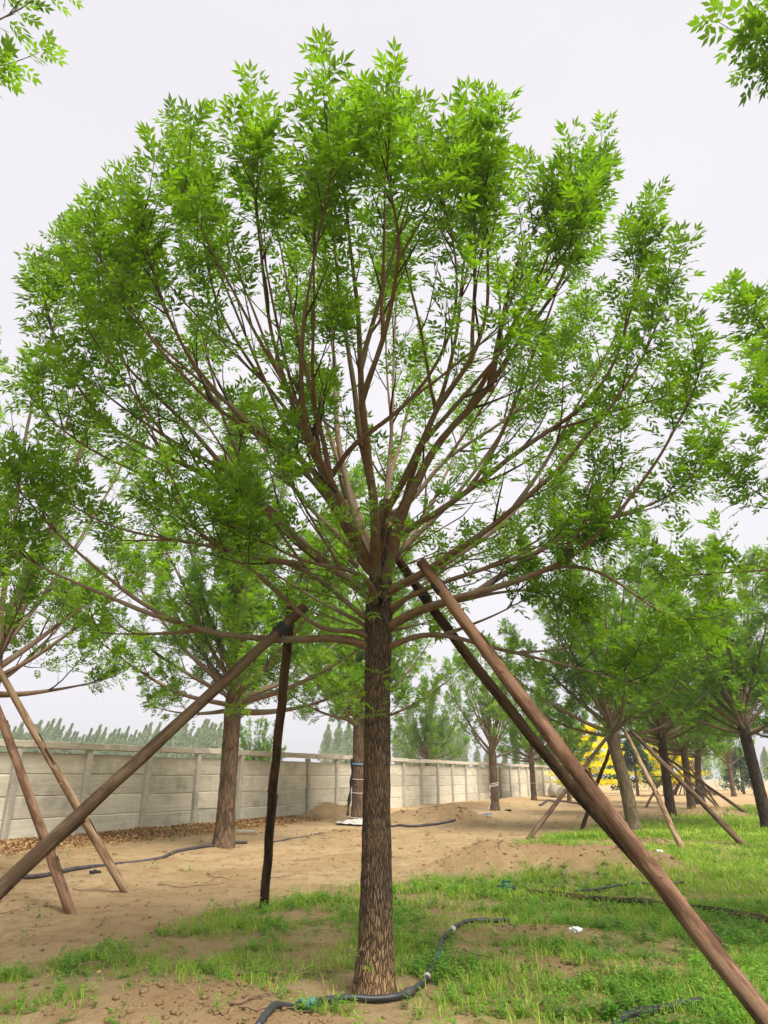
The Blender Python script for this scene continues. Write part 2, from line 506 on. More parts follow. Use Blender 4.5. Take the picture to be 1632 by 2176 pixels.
# ------------------------------------------------------------------ the lie of the land
MOUNDS = [  # x, y, radius x, radius y, height, clod roughness
    (2.9, 13.4, 2.2, 0.9, 0.34, 1.0), (1.7, 13.1, 0.9, 0.7, 0.24, 1.0), (4.2, 12.9, 1.0, 0.8, 0.26, 1.0),
    (1.45, 27.5, 2.2, 1.3, 0.42, 1.0), (2.6, 28.2, 1.6, 1.1, 0.30, 1.0), (-0.95, 21.2, 0.9, 0.7, 0.16, 1.0),
    (-1.35, 5.7, 0.9, 0.75, 0.13, 0.9), (-0.75, 5.1, 0.9, 0.5, 0.10, 0.9), (1.7, 6.6, 1.1, 0.45, 0.07, 0.6),
    (1.55, 8.15, 0.9, 0.4, 0.08, 0.7), (13.2, 31.0, 1.6, 1.2, 0.40, 1.0), (-1.7, 19.6, 0.6, 0.5, 0.12, 1.0),
    (9.0, 29.0, 2.0, 1.0, 0.2, 0.7), (-2.4, 31.5, 2.0, 1.4, 0.45, 1.0), (7.2, 44.0, 3.0, 1.5, 0.35, 0.8),
    (5.0, 40.0, 3.0, 1.5, 0.3, 0.8), (6.3, 19.0, 1.3, 0.8, 0.10, 0.7), (3.0, 17.4, 1.2, 0.7, 0.09, 0.7), (-5.2, 10.3, 1.1, 0.9, 0.10, 0.8)]
WALL0, WDIR = np.array([-9.01, 18.33]), np.array([0.4510, 0.8925])
WNRM = np.array([0.8925, -0.4510])        # towards the nursery

def mound_sum(x, y, rough_only=False):
    s = np.zeros_like(x)
    for mx, my, rx, ry, h, c in MOUNDS:
        d = ((x - mx) / rx) ** 2 + ((y - my) / ry) ** 2
        g = np.exp(-d * 1.6)
        s = np.maximum(s, g * c) if rough_only else s + h * g
    return s

def height(x, y):
    x = np.asarray(x, float); y = np.asarray(y, float)
    near = np.exp(-(np.maximum(np.hypot(x, y) - 8.0, 0) / 14.0))
    z = 0.05 * fbm(x * 0.45, y * 0.45, 3, 3) + near * (0.036 * fbm(x * 3.1, y * 3.1, 3, 9) + 0.020 * fbm(x * 11.0, y * 11.0, 2, 21))
    m = mound_sum(x, y)
    rough = mound_sum(x, y, True)
    z = z + m * (1 + 0.35 * fbm(x * 2.3, y * 2.3, 3, 31)) + rough * near * 0.035 * fbm(x * 9.0, y * 9.0, 3, 41)
    w = (x - WALL0[0]) * WNRM[0] + (y - WALL0[1]) * WNRM[1]
    z = z + 0.10 * np.exp(-np.maximum(w, 0) / 0.8) * (w > -3)
    for w0 in (5.4, 7.0):                               # wheel ruts along the bare lane
        z = z - 0.05 * np.exp(-((w - w0 - 0.25 * np.sin(y * 0.23)) / 0.16) ** 2) + 0.02 * np.exp(-((np.abs(w - w0 - 0.25 * np.sin(y * 0.23)) - 0.3) / 0.12) ** 2)
    d0 = np.hypot(x + 0.07, y - 6.2)
    z = z * (1 - np.exp(-(d0 / 0.35) ** 2)) - 0.02 * np.exp(-(d0 / 0.8) ** 2)
    return z * np.clip(np.hypot(x, y) / 2.0, 0, 1)

def hz(x, y):
    return float(height(np.array([x]), np.array([y]))[0])

EDGE = np.array([(-9.0, 4.2), (-3.27, 7.0), (-2.41, 8.87), (-1.61, 10.67), (-0.79, 11.53), (0.25, 12.27), (1.73, 15.72), (3.5, 20.4), (7.75, 26.3), (26.0, 52.0), (60, 95)])
BARE = [  # bare soil inside the turf: x, y, rx, ry, strength
    (-1.5, 5.75, 0.75, 0.9, 0.9), (-0.85, 5.0, 0.9, 0.6, 0.95), (-0.25, 6.35, 0.75, 0.45, 0.85), (1.55, 8.1, 0.75, 0.42, 0.75), (1.8, 6.7, 0.95, 0.35, 0.65),
    (2.9, 13.35, 2.4, 0.85, 0.95), (1.5, 12.9, 1.0, 0.6, 0.7), (0.5, 5.35, 0.9, 0.28, 0.7), (6.3, 18.7, 1.6, 0.6, 0.7), (3.2, 17.3, 1.6, 0.6, 0.65),
    (-2.6, 6.2, 0.6, 0.5, 0.7), (1.2, 5.9, 0.5, 0.25, 0.6), (13.2, 31.0, 1.8, 1.2, 0.8), (9.3, 29.3, 2.2, 0.8, 0.7), (6.6, 22.4, 0.9, 0.5, 0.6), (15.5, 40, 3, 1.5, 0.5), (-0.6, 8.0, 0.35, 0.3, 0.4), (-1.9, 7.6, 0.5, 0.4, 0.7), (-1.0, 9.2, 0.4, 0.3, 0.6), (0.9, 7.4, 0.35, 0.25, 0.6), (2.4, 7.5, 0.5, 0.3, 0.6), (0.6, 10.2, 0.5, 0.3, 0.5), (2.3, 9.4, 0.5, 0.3, 0.5), (1.2, 7.0, 0.4, 0.2, 0.6), (4.5, 15.0, 0.8, 0.4, 0.5)]

def turf(x, y):
    """0 bare .. 1 closed grass"""
    x = np.asarray(x, float); y = np.asarray(y, float)
    ye = np.interp(x, EDGE[:, 0], EDGE[:, 1])
    wob = fbm(x * 0.9, y * 0.9, 3, 77) * (0.6 + 0.05 * y) + fbm(x * 3.0, y * 3.0, 2, 88) * 0.5
    f = np.clip((ye - y + wob) / (0.55 + 0.04 * y), 0, 1)
    f = f * np.clip(0.78 + 1.2 * fbm(x * 1.5 + 5, y * 1.5, 3, 55) + 0.10 * np.clip(x, -2.5, 3.0), 0.05, 1)
    for bx, by, rx, ry, s in BARE:
        d = ((x - bx) / rx) ** 2 + ((y - by) / ry) ** 2 + 0.7 * fbm(x * 4, y * 4, 2, 66)
        f = f * (1 - s * np.clip(1.4 - d, 0, 1))
    return f

def graded(a, b, start, ratio, dmin, dmax):
    out = [start]
    while out[-1] < b:
        out.append(out[-1] + min(dmax, max(dmin, ratio * abs(out[-1]))))
    neg = [start]
    while neg[-1] > a:
        neg.append(neg[-1] - min(dmax, max(dmin, ratio * abs(neg[-1]) * 2.5)))
    return np.array(sorted(set(neg + out)))

gy = np.concatenate([np.linspace(-400, -20, 12), np.linspace(-15, 3.4, 16), graded(3.5, 430, 3.5, 0.0155, 0.03, 16)])
gxp = graded(0, 430, 0.0, 0.025, 0.065, 18)
gxp = gxp[gxp >= 0]
gx = np.concatenate([-gxp[:0:-1], gxp])
GX, GY = np.meshgrid(gx, gy)
GZ = height(GX, GY)
nx_, ny_ = len(gx), len(gy)
ii = np.arange(ny_ - 1)[:, None] * nx_ + np.arange(nx_ - 1)[None, :]
gq = np.stack([ii, ii + 1, ii + nx_ + 1, ii + nx_], 2).reshape(-1, 4)
gm = make_mesh('ground', np.stack([GX, GY, GZ], 2).reshape(-1, 3), None, gq,
               attrs={'turf': turf(GX, GY).ravel(), 'turned': (np.clip(mound_sum(GX, GY, True) * 1.1 - 0.25, 0, 0.75)).ravel()})
ground = obj('ground', gm, M['soil'])
ground['kind'] = 'structure'
ground['label'] = 'pale sandy soil with mounds of turned earth'

# ------------------------------------------------------------------ concrete panel wall
rw = random.Random(5)
wall = empty('concrete_wall', (WALL0[0], WALL0[1], 0.0), math.atan2(WDIR[1], WDIR[0]))
tag(wall, 'long grey precast concrete panel wall running along the far edge of the nursery', 'wall')
BAY, ROW = 2.2, 0.515
panel_me = []
for i in range(6):
    me = box_mesh('panel', BAY - 0.06, 0.055, ROW - 0.003, 0.024, 0.008, rw, 8)
    me.materials.append(M['panel'])
    panel_me.append(me)
def post_mesh():
    # tapered top, a rib proud of the panels
    w, d, h = 0.085, 0.115, 2.17
    V, sec = [], [(-w, 0.045), (-w, -d), (-w + 0.02, -d - 0.02), (w - 0.02, -d - 0.02), (w, -d), (w, 0.045)]
    for z, s in ((-0.25, 1.0), (0.7, 1.0), (1.5, 0.99), (h - 0.06, 0.98), (h, 0.86)):
        V += [(x * s, y * (s if y < 0 else 1), z) for x, y in sec]
    n = len(sec)
    Q = [(r * n + i, r * n + (i + 1) % n, (r + 1) * n + (i + 1) % n, (r + 1) * n + i) for r in range(4) for i in range(n)]
    t = 4 * n
    Q += [(t, t + 1, t + 2, t + 3), (t, t + 3, t + 4, t + 5)]
    me = make_mesh('post', V, None, Q, smooth=False)
    me.materials.append(M['post'])
    return me
post_me = post_mesh()
cop_me = []
for i in range(4):
    me = box_mesh('coping', BAY - 0.012, 0.26, 0.17, 0.014, 0.014, rw, 8)
    me.materials.append(M['coping'])
    cop_me.append(me)
K0, K1 = -5, 24
for k in range(K0, K1 + 1):
    p = obj('post', post_me, None, wall)
    p.location = (k * BAY, -0.012, rw.uniform(-0.02, 0.02))
    p.rotation_euler = (rw.uniform(-0.012, 0.012), rw.uniform(-0.012, 0.012), rw.uniform(-0.03, 0.03))
    if k == K1:
        break
    sag = rw.uniform(-0.02, 0.02)
    for r in range(4):
        q = obj('panel', rw.choice(panel_me), None, wall)
        q.location = ((k + 0.5) * BAY, rw.uniform(-0.008, 0.010), 0.0 + r * ROW + sag)
        q.rotation_euler = (rw.uniform(-0.012, 0.012), rw.uniform(-0.0008, 0.0008), 0.0 if rw.random() < 0.5 else math.pi)
    c = obj('coping', rw.choice(cop_me), None, wall)
    c.location = ((k + 0.5) * BAY + 0.35, -0.05 + rw.uniform(-0.008, 0.008), 2.175 + rw.uniform(-0.012, 0.022))
    c.rotation_euler = (0, rw.uniform(-0.005, 0.005), rw.uniform(-0.004, 0.004))

# ------------------------------------------------------------------ leaves
def leaf_template(detail, droop, npairs=3, rng=None):
    """pinnate leaf along +X, unit length, upper face +Z; returns verts, tris"""
    V, T = [], []
    def leaflet(base, d, length, width, sag):
        d = norm(d)
        side = norm(np.cross([0, 0, 1], d))
        up = np.cross(d, side)
        b = len(V)
        m = base + d * length * 0.45 - np.array([0, 0, sag * 0.35 * length])
        tip = base + d * length - np.array([0, 0, sag * length])
        if detail:
            fold = up * width * 0.22
            V.extend([base, m + side * width * 0.5 + fold, m, m - side * width * 0.5 + fold, tip])
            T.extend([(b, b + 2, b + 1), (b, b + 3, b + 2), (b + 1, b + 2, b + 4), (b + 2, b + 3, b + 4)])
        else:
            V.extend([base, m + side * width * 0.5, tip, m - side * width * 0.5])
            T.extend([(b, b + 3, b + 1), (b + 1, b + 3, b + 2)])
    rac = lambda t: np.array([t, 0.0, 0.05 * math.sin(t * 3.0) - droop * t * t])
    for i in range(npairs):
        t = 0.32 + 0.5 * i / max(1, npairs - 1)
        L = (0.36, 0.43, 0.42)[i % 3]
        for sgn in (1, -1):
            a = rng.uniform(0.75, 1.0)
            leaflet(rac(t + rng.uniform(-0.015, 0.015)), np.array([math.cos(a), sgn * math.sin(a), rng.uniform(-0.12, 0.12)]), L * rng.uniform(0.9, 1.1), (0.15 if detail else 0.18) * rng.uniform(0.85, 1.15), rng.uniform(0.05, 0.28))
    leaflet(rac(0.86), np.array([1, rng.uniform(-0.1, 0.1), -0.3 * droop]), 0.47, 0.155 if detail else 0.2, rng.uniform(0.05, 0.25))
    if detail:
        b = len(V)
        for t in (0, 0.3, 0.6, 0.9):
            p = rac(t)
            V.extend([p + np.array([0, 0.010, 0]), p - np.array([0, 0.010, 0])])
        for i in range(3):
            o = b + 2 * i
            T.extend([(o, o + 1, o + 3), (o, o + 3, o + 2)])
    return np.array(V), np.array(T)
rl = random.Random(11)
LEAF_HI = [leaf_template(True, d, 3 if i % 3 else 2, rl) for i, d in enumerate((0.02, 0.10, 0.18, 0.28, 0.06, 0.22))]
LEAF_LO = [leaf_template(False, d, 3, rl) for d in (0.03, 0.12, 0.22, 0.3)]

def leaf_cloud(name, leaves, templates, rng):
    """leaves: dict of arrays pos, X, Z, size, tint -> one mesh"""
    n = len(leaves['pos'])
    pick = rng.integers(0, len(templates), n)
    Vs, Ts, tn, off = [], [], [], 0
    X = norm(leaves['X'])
    Z = norm(leaves['Z'] - X * (leaves['Z'] * X).sum(1, keepdims=True))
    Y = np.cross(Z, X)
    for k, (tv, tt) in enumerate(templates):
        s = np.where(pick == k)[0]
        if not len(s):
            continue
        sz = leaves['size'][s][:, None, None]
        W = leaves['pos'][s][:, None, :] + sz * (tv[None, :, 0:1] * X[s][:, None, :] + tv[None, :, 1:2] * Y[s][:, None, :] + tv[None, :, 2:3] * Z[s][:, None, :])
        Vs.append(W.reshape(-1, 3))
        Ts.append((tt[None] + (np.arange(len(s)) * len(tv))[:, None, None] + off).reshape(-1, 3))
        tn.append(np.repeat(leaves['tint'][s], len(tv)))
        off += len(s) * len(tv)
    return make_mesh(name, np.vstack(Vs), np.vstack(Ts), attrs={'tint': np.concatenate(tn)}, smooth=False)

# ------------------------------------------------------------------ growing a tree
UP = np.array([0.0, 0.0, 1.0])
def shoot_path(p, d, L, n, up, wig, rng):
    P = [p]
    d = norm(d)
    st = L / n
    for i in range(n):
        d = norm(d + UP * up * st + rng.normal(0, wig, 3) * math.sqrt(st))
        p = p + d * st
        P.append(p)
    return np.array(P)

class Crown:
    def __init__(self, centre, axes):
        self.c, self.a = np.array(centre, float), np.array(axes, float)
    def rho(self, p):
        return np.linalg.norm((np.asarray(p) - self.c) / self.a, axis=-1)

def leaves_on(P, rng, out, size, node=0.05, start=0.0, dens=1.0, tint=0.0, spread=1.0):
    s = np.r_[0, np.cumsum(np.linalg.norm(np.diff(P, axis=0), axis=1))]
    L = s[-1]
    u = np.arange(start * L + rng.uniform(0, node), L, node)
    u = np.r_[u, L, L]
    base = rng.uniform(0, np.pi)
    for j, uu in enumerate(u):
        if rng.random() > dens:
            continue
        p = np.array([np.interp(uu, s, P[:, k]) for k in range(3)])
        i = min(len(P) - 2, int(np.searchsorted(s, uu) - 1)) if uu > 0 else 0
        t = norm(P[i + 1] - P[i])
        ref = np.array([1.0, 0, 0]) if abs(t[0]) < 0.8 else np.array([0, 1.0, 0])
        a = norm(np.cross(t, ref)); b = np.cross(t, a)
        ang = base + j * np.pi / 2 + rng.normal(0, 0.25)
        f = uu / L
        for sg in (1, -1):
            w = math.cos(ang) * a * sg + math.sin(ang) * b * sg
            fwd = 0.55 + 0.75 * f ** 3 + rng.normal(0, 0.15)
            d = norm(t * fwd + w * spread * (1.0 - 0.35 * f ** 4) + UP * rng.normal(0.02, 0.18))
            z = norm(UP * 0.9 + t * 0.5 - w * 0.15 + rng.normal(0, 0.28, 3))
            out['pos'].append(p + w * 0.004)
            out['X'].append(d); out['Z'].append(z)
            out['size'].append(size * rng.uniform(0.72, 1.18) * (0.85 if f > 0.97 else 1.0))
            out['tint'].append(np.clip(0.38 + tint + rng.normal(0, 0.24) + 0.25 * (f > 0.97), 0, 1))

def new_leaves():
    return {k: [] for k in ('pos', 'X', 'Z', 'size', 'tint')}

def seal(lv):
    return {k: np.array(v) for k, v in lv.items()}

def grow_limb(P, r0, crown, rng, twigs, lv, size, sp2=0.30, sp3=0.17, first=0.75, inner=0.35, k=4, plume=6, len2=1.0, node=0.05, dens=1.0, up2=1.0, lim=1.0):
    """side branches, shoots and leaves of one limb; P is a smooth dense path"""
    s = np.r_[0, np.cumsum(np.linalg.norm(np.diff(P, axis=0), axis=1))]
    S = s[-1]
    at_ = lambda u: np.array([np.interp(u, s, P[:, i]) for i in range(3)])
    u = first + rng.uniform(0, sp2)
    side = rng.uniform(0, 6.28)
    limb_tint = rng.normal(0, 0.08)
    while u < S * 0.985:
        p = at_(u)
        t = norm(at_(min(S, u + 0.05)) - at_(u - 0.05))
        f = u / S
        side += 2.4 + rng.normal(0, 0.5)
        ref = np.array([1.0, 0, 0]) if abs(t[0]) < 0.8 else np.array([0, 1.0, 0])
        a = norm(np.cross(t, ref)); b = np.cross(t, a)
        w = math.cos(side) * a + math.sin(side) * b
        outw = norm((p - crown.c) * np.array([1, 1, 0.3]))
        an = rng.uniform(0.55, 0.95)
        d = norm(t * math.cos(an) + w * math.sin(an) + 0.25 * UP + 0.25 * outw)
        L = len2 * rng.uniform(0.45, 1.15) * (1.2 - 0.85 * f)
        for _ in range(4):
            Q = shoot_path(p, d, L, 6, 0.9 * up2, 0.16, rng)
            if crown.rho(Q[-1]) < lim:
                break
            L *= 0.7
        r = max(0.004, min(0.45 * r0 * (1 - 0.75 * f), 0.016 * L + 0.003))
        twigs.add(Q, np.linspace(r, 0.0022, len(Q)), k)
        rin = crown.rho(Q[-1])
        keep = inner + (1 - inner) * np.clip((rin - 0.45) / 0.35, 0, 1)
        if rng.random() < keep:
            leaves_on(Q, rng, lv, size, node, 0.45, dens, limb_tint)
        v = 0.22 * L + rng.uniform(0, sp3)
        sq = np.r_[0, np.cumsum(np.linalg.norm(np.diff(Q, axis=0), axis=1))]
        while v < L * 0.97:
            p3 = np.array([np.interp(v, sq, Q[:, i]) for i in range(3)])
            i3 = min(5, int(v / L * 6))
            t3 = norm(Q[i3 + 1] - Q[i3])
            w3 = norm(np.cross(t3, rng.normal(0, 1, 3)))
            d3 = norm(t3 * 0.75 + w3 * 0.75 + 0.35 * UP)
            L3 = rng.uniform(0.12, 0.42)
            Q3 = shoot_path(p3, d3, L3, 4, 1.3 * up2, 0.2, rng)
            r3 = crown.rho(Q3[-1])
            if r3 < lim + 0.03:
                twigs.add(Q3, np.linspace(0.0045, 0.0016, 5), 3)
                if rng.random() < inner + (1 - inner) * np.clip((r3 - 0.45) / 0.35, 0, 1):
                    leaves_on(Q3, rng, lv, size, node, 0.15, dens, limb_tint)
            v += sp3 * rng.uniform(0.7, 1.4)
        u += sp2 * rng.uniform(0.6, 1.4)
    # the leading plume
    t = norm(P[-1] - P[-4])
    for j in range(plume):
        uu = S - 0.62 * (j / max(1, plume)) * min(1, S / 2)
        w = norm(np.cross(t, rng.normal(0, 1, 3)))
        Q = shoot_path(at_(uu), norm(t * 0.8 + w * 0.55 + 0.4 * UP), rng.uniform(0.22, 0.46), 5, 1.6 * up2, 0.15, rng)
        twigs.add(Q, np.linspace(0.006, 0.002, 6), 4)
        leaves_on(Q, rng, lv, size, node * 0.9, 0.05, 1.0, limb_tint + 0.06)
    leaves_on(P[int(len(P) * 0.8):], rng, lv, size, node * 1.2, 0.0, 1.0, limb_tint)

def limb_radius(r0, n, tip=0.0055):
    f = np.linspace(0, 1, n)
    return tip + (r0 - tip) * (1 - f) ** 1.25

def random_limb(rng, z0, az, el0, L, up, n=30, wig=0.05):
    d = np.array([math.cos(az) * math.cos(el0), math.sin(az) * math.cos(el0), math.sin(el0)])
    return catmull(shoot_path(np.array([0, 0, z0]) + d * 0.02, d, L, 8, up, wig, rng), n)

# ------------------------------------------------------------------ the staked ash in the middle: limbs in metres from the foot of its trunk
TREE = np.array([-0.07, 6.15, 0.0])
LIMBS = [
    (0.075, [(0.00, 0.00, 3.15), (-0.01, -0.49, 3.56), (-0.06, -0.89, 3.94), (-0.10, -1.23, 4.27), (-0.12, -1.63, 4.65), (-0.16, -1.99, 4.96), (-0.19, -2.31, 5.21), (-0.22, -2.62, 5.42), (-0.23, -3.07, 5.64)]),
    (0.075, [(0.10, 0.00, 3.11), (0.19, -0.30, 3.54), (0.37, -0.53, 3.92), (0.52, -0.68, 4.17), (0.73, -0.82, 4.36), (0.95, -0.96, 4.51), (1.08, -1.09, 4.75), (1.26, -1.23, 4.96), (1.44, -1.36, 5.17), (1.54, -1.45, 5.31), (1.74, -1.71, 5.83), (1.89, -1.96, 6.35)]),
    (0.055, [(0.02, 0.00, 3.69), (0.21, -0.38, 3.86), (0.32, -0.68, 4.06), (0.41, -0.83, 4.14), (0.53, -1.15, 4.36), (0.71, -1.38, 4.43), (0.81, -1.66, 4.59), (0.84, -1.80, 4.68), (0.79, -2.10, 4.86), (0.72, -2.56, 5.08), (0.58, -3.17, 5.24)]),
    (0.045, [(0.20, 0.00, 3.69), (0.30, -0.32, 3.97), (0.43, -0.59, 4.26), (0.61, -0.96, 4.68), (0.68, -1.20, 4.97), (0.71, -1.59, 5.46), (0.81, -1.80, 5.69), (0.73, -2.02, 5.94), (0.59, -2.27, 6.18)]),
    (0.060, [(-0.04, 0.00, 3.22), (-0.19, -0.45, 3.48), (-0.32, -0.73, 3.67), (-0.44, -0.98, 3.84), (-0.53, -1.21, 3.99), (-0.55, -1.58, 4.27), (-0.50, -1.94, 4.51), (-0.44, -2.20, 4.66), (-0.34, -2.54, 4.83), (-0.25, -2.82, 4.93), (-0.19, -3.01, 4.97), (-0.14, -3.29, 5.02)]),
    (0.055, [(-0.06, 0.00, 3.33), (-0.24, -0.03, 3.86), (-0.33, -0.04, 4.29), (-0.39, -0.06, 4.78), (-0.41, -0.08, 5.29), (-0.54, -0.10, 6.05), (-0.68, -0.12, 6.76), (-0.78, -0.13, 7.50)]),
    (0.050, [(-0.08, 0.00, 3.37), (-0.32, -0.42, 3.63), (-0.43, -0.69, 3.86), (-0.62, -1.07, 4.19), (-0.77, -1.52, 4.59), (-0.81, -1.75, 4.80), (-0.82, -2.12, 5.11), (-0.84, -2.39, 5.30), (-0.73, -2.91, 5.61)]),
    (0.050, [(-0.10, 0.00, 3.40), (-0.39, -0.54, 3.75), (-0.57, -0.79, 3.94), (-0.90, -1.12, 4.03), (-1.17, -1.44, 4.19), (-1.33, -1.68, 4.32), (-1.44, -1.91, 4.48), (-1.48, -2.16, 4.67), (-1.51, -2.35, 4.80), (-1.53, -2.54, 4.92), (-1.53, -2.82, 5.08)]),
    (0.045, [(-0.13, 0.00, 3.33), (-0.40, -0.45, 3.74), (-0.58, -0.63, 3.90), (-1.15, -1.10, 4.18), (-1.38, -1.30, 4.31), (-1.58, -1.51, 4.48), (-1.75, -1.69, 4.63), (-1.83, -1.81, 4.75), (-1.91, -1.92, 4.85), (-1.97, -2.05, 4.98), (-2.01, -2.19, 5.14), (-2.03, -2.40, 5.37)]),
    (0.060, [(-0.10, 0.00, 3.07), (-0.53, -0.22, 3.30), (-0.81, -0.35, 3.56), (-0.96, -0.43, 3.73), (-1.29, -0.56, 3.95), (-1.52, -0.67, 4.23), (-1.72, -0.76, 4.43), (-1.85, -0.81, 4.53), (-2.02, -0.88, 4.67), (-2.18, -0.94, 4.81), (-2.26, -0.99, 4.99), (-2.34, -1.04, 5.14), (-2.45, -1.13, 5.47), (-2.59, -1.25, 5.87)]),
    (0.045, [(-0.12, 0.00, 3.02), (-0.57, -0.24, 3.36), (-1.09, -0.47, 3.75), (-1.32, -0.56, 3.87), (-1.63, -0.67, 3.95), (-1.89, -0.76, 4.08), (-2.09, -0.83, 4.13), (-2.37, -0.95, 4.39), (-2.61, -1.08, 4.76), (-2.76, -1.21, 5.22), (-2.88, -1.37, 5.81)]),
    (0.035, [(-0.65, -0.22, 3.22), (-1.11, -0.51, 3.24), (-1.40, -0.68, 3.27), (-1.59, -0.88, 3.61), (-1.86, -1.04, 3.74), (-2.10, -1.17, 3.80), (-2.29, -1.29, 3.90), (-2.44, -1.39, 4.03), (-2.61, -1.51, 4.17), (-2.73, -1.66, 4.46)]),
    (0.040, [(-0.12, 0.00, 3.24), (-0.45, -0.44, 3.97), (-0.72, -0.68, 4.42), (-0.99, -0.85, 4.69), (-1.12, -0.95, 4.88), (-1.33, -1.10, 5.17), (-1.42, -1.26, 5.56), (-1.48, -1.39, 5.88), (-1.60, -1.55, 6.29), (-1.63, -1.75, 6.81)]),
    (0.055, [(-0.11, 0.00, 2.60), (-0.39, -0.13, 2.61), (-0.72, -0.25, 2.56), (-1.12, -0.38, 2.57), (-1.39, -0.47, 2.61), (-1.59, -0.54, 2.66), (-1.86, -0.63, 2.77), (-2.01, -0.70, 2.91), (-2.23, -0.78, 3.06), (-2.41, -0.85, 3.21), (-2.61, -0.93, 3.38), (-2.82, -1.03, 3.64), (-3.05, -1.14, 3.99)]),
    (0.030, [(-1.59, -0.54, 2.66), (-2.05, -0.71, 2.81), (-2.40, -0.82, 2.94), (-2.64, -0.89, 3.04), (-2.88, -0.96, 3.20), (-3.11, -1.05, 3.51)]),
    (0.035, [(-0.12, 0.00, 2.69), (-0.29, -0.20, 2.67), (-0.38, -0.32, 2.58), (-0.54, -0.49, 2.64), (-0.72, -0.75, 2.83), (-0.88, -0.96, 2.95), (-1.11, -1.20, 3.02), (-1.24, -1.37, 3.10), (-1.40, -1.60, 3.22), (-1.56, -1.81, 3.27), (-1.69, -2.00, 3.33)]),
    (0.035, [(-0.12, 0.00, 2.81), (-0.64, -0.22, 3.21), (-1.14, -0.36, 3.28), (-1.47, -0.45, 3.34), (-2.03, -0.60, 3.39), (-2.35, -0.68, 3.48), (-2.65, -0.77, 3.70), (-2.88, -0.85, 3.89), (-3.08, -0.91, 4.11)]),
    (0.055, [(0.13, 0.00, 3.07), (0.40, -0.18, 3.14), (0.60, -0.31, 3.27), (0.76, -0.40, 3.36), (0.90, -0.48, 3.41), (1.20, -0.65, 3.63), (1.45, -0.80, 3.80), (1.70, -0.97, 4.07), (1.97, -1.15, 4.36), (2.19, -1.35, 4.74), (2.31, -1.53, 5.15), (2.43, -1.69, 5.48)]),
    (0.050, [(0.22, 0.00, 3.57), (0.53, -0.19, 3.69), (0.73, -0.30, 3.81), (0.92, -0.40, 3.92), (1.12, -0.51, 4.07), (1.32, -0.62, 4.20), (1.55, -0.73, 4.30), (1.79, -0.84, 4.44), (2.02, -1.00, 4.76), (2.16, -1.19, 5.23), (2.25, -1.41, 5.82), (2.28, -1.54, 6.18)]),
    (0.055, [(0.15, 0.00, 2.77), (0.41, -0.21, 2.85), (0.63, -0.35, 2.89), (0.78, -0.44, 2.89), (1.12, -0.65, 2.96), (1.32, -0.78, 3.01), (1.52, -0.91, 3.08), (1.67, -1.01, 3.18), (1.91, -1.23, 3.44), (2.08, -1.41, 3.66), (2.22, -1.60, 3.95), (2.35, -1.82, 4.28), (2.43, -2.03, 4.60)]),
    (0.045, [(0.16, 0.00, 2.75), (0.42, -0.01, 2.87), (0.83, -0.02, 2.96), (1.29, -0.03, 3.07), (1.56, -0.04, 3.04), (1.79, -0.04, 2.95), (1.97, -0.05, 2.86), (2.16, -0.05, 2.73)]),
    (0.030, [(1.12, -0.65, 2.96), (1.55, -0.67, 3.12), (1.80, -0.68, 3.01), (1.95, -0.69, 2.96), (2.08, -0.69, 2.79), (2.23, -0.70, 2.67), (2.56, -0.71, 2.57), (2.83, -0.72, 2.54)]),
    (0.040, [(0.16, 0.00, 2.58), (0.37, -0.07, 2.67), (0.61, -0.14, 2.64), (0.88, -0.21, 2.53), (1.28, -0.31, 2.42), (1.69, -0.41, 2.29), (2.03, -0.49, 2.17), (2.51, -0.60, 2.11)]),
    (0.035, [(-0.45, -0.54, 3.81), (-0.30, -0.81, 3.90), (-0.18, -1.02, 4.02), (0.03, -1.23, 4.03), (0.12, -1.33, 4.05), (0.34, -1.61, 4.15), (0.44, -1.82, 4.25), (0.56, -2.08, 4.39), (0.55, -2.43, 4.59), (0.42, -2.82, 4.75), (0.30, -3.25, 4.86)]),
    (0.035, [(-0.10, -1.23, 4.27), (0.01, -1.60, 4.42), (0.10, -1.84, 4.54), (0.15, -2.13, 4.71), (0.19, -2.34, 4.82), (0.11, -2.66, 4.98), (0.07, -3.03, 5.11), (0.03, -3.31, 5.18)]),
    (0.040, [(0.95, -0.96, 4.51), (0.99, -1.34, 4.85), (1.10, -1.70, 5.26), (1.21, -1.83, 5.37), (1.33, -2.02, 5.57), (1.35, -2.26, 5.86)]),
    (0.040, [(0.78, -0.44, 2.89), (1.25, -0.53, 3.17), (1.68, -0.60, 3.43), (2.07, -0.65, 3.54), (2.42, -0.69, 3.65), (2.76, -0.74, 3.97), (3.00, -0.79, 4.38)]),
    (0.040, [(0.00, 0.00, 3.15), (0.07, 0.05, 3.66), (0.13, 0.09, 4.35), (0.16, 0.13, 5.04), (0.18, 0.18, 5.91), (0.25, 0.22, 6.79), (0.36, 0.25, 7.54)]),
    (0.035, [(0.31, 0.00, 3.83), (0.53, 0.04, 4.22), (0.91, 0.07, 4.54), (1.35, 0.09, 4.86), (1.71, 0.12, 5.30), (2.11, 0.15, 5.89), (2.43, 0.18, 6.51)]),
    (0.040, [(-0.04, 0.00, 2.90), (0.03, -0.23, 3.01), (-0.15, -0.47, 3.09), (-0.56, -0.92, 3.05), (-0.92, -1.38, 3.13), (-1.14, -1.70, 3.15), (-1.26, -1.88, 3.18)]),
    (0.035, [(0.15, 0.00, 2.90), (0.41, -0.19, 3.02), (0.79, -0.40, 3.09), (1.26, -0.65, 3.18), (1.64, -0.85, 3.27), (1.91, -1.00, 3.14), (2.09, -1.12, 2.96)]),
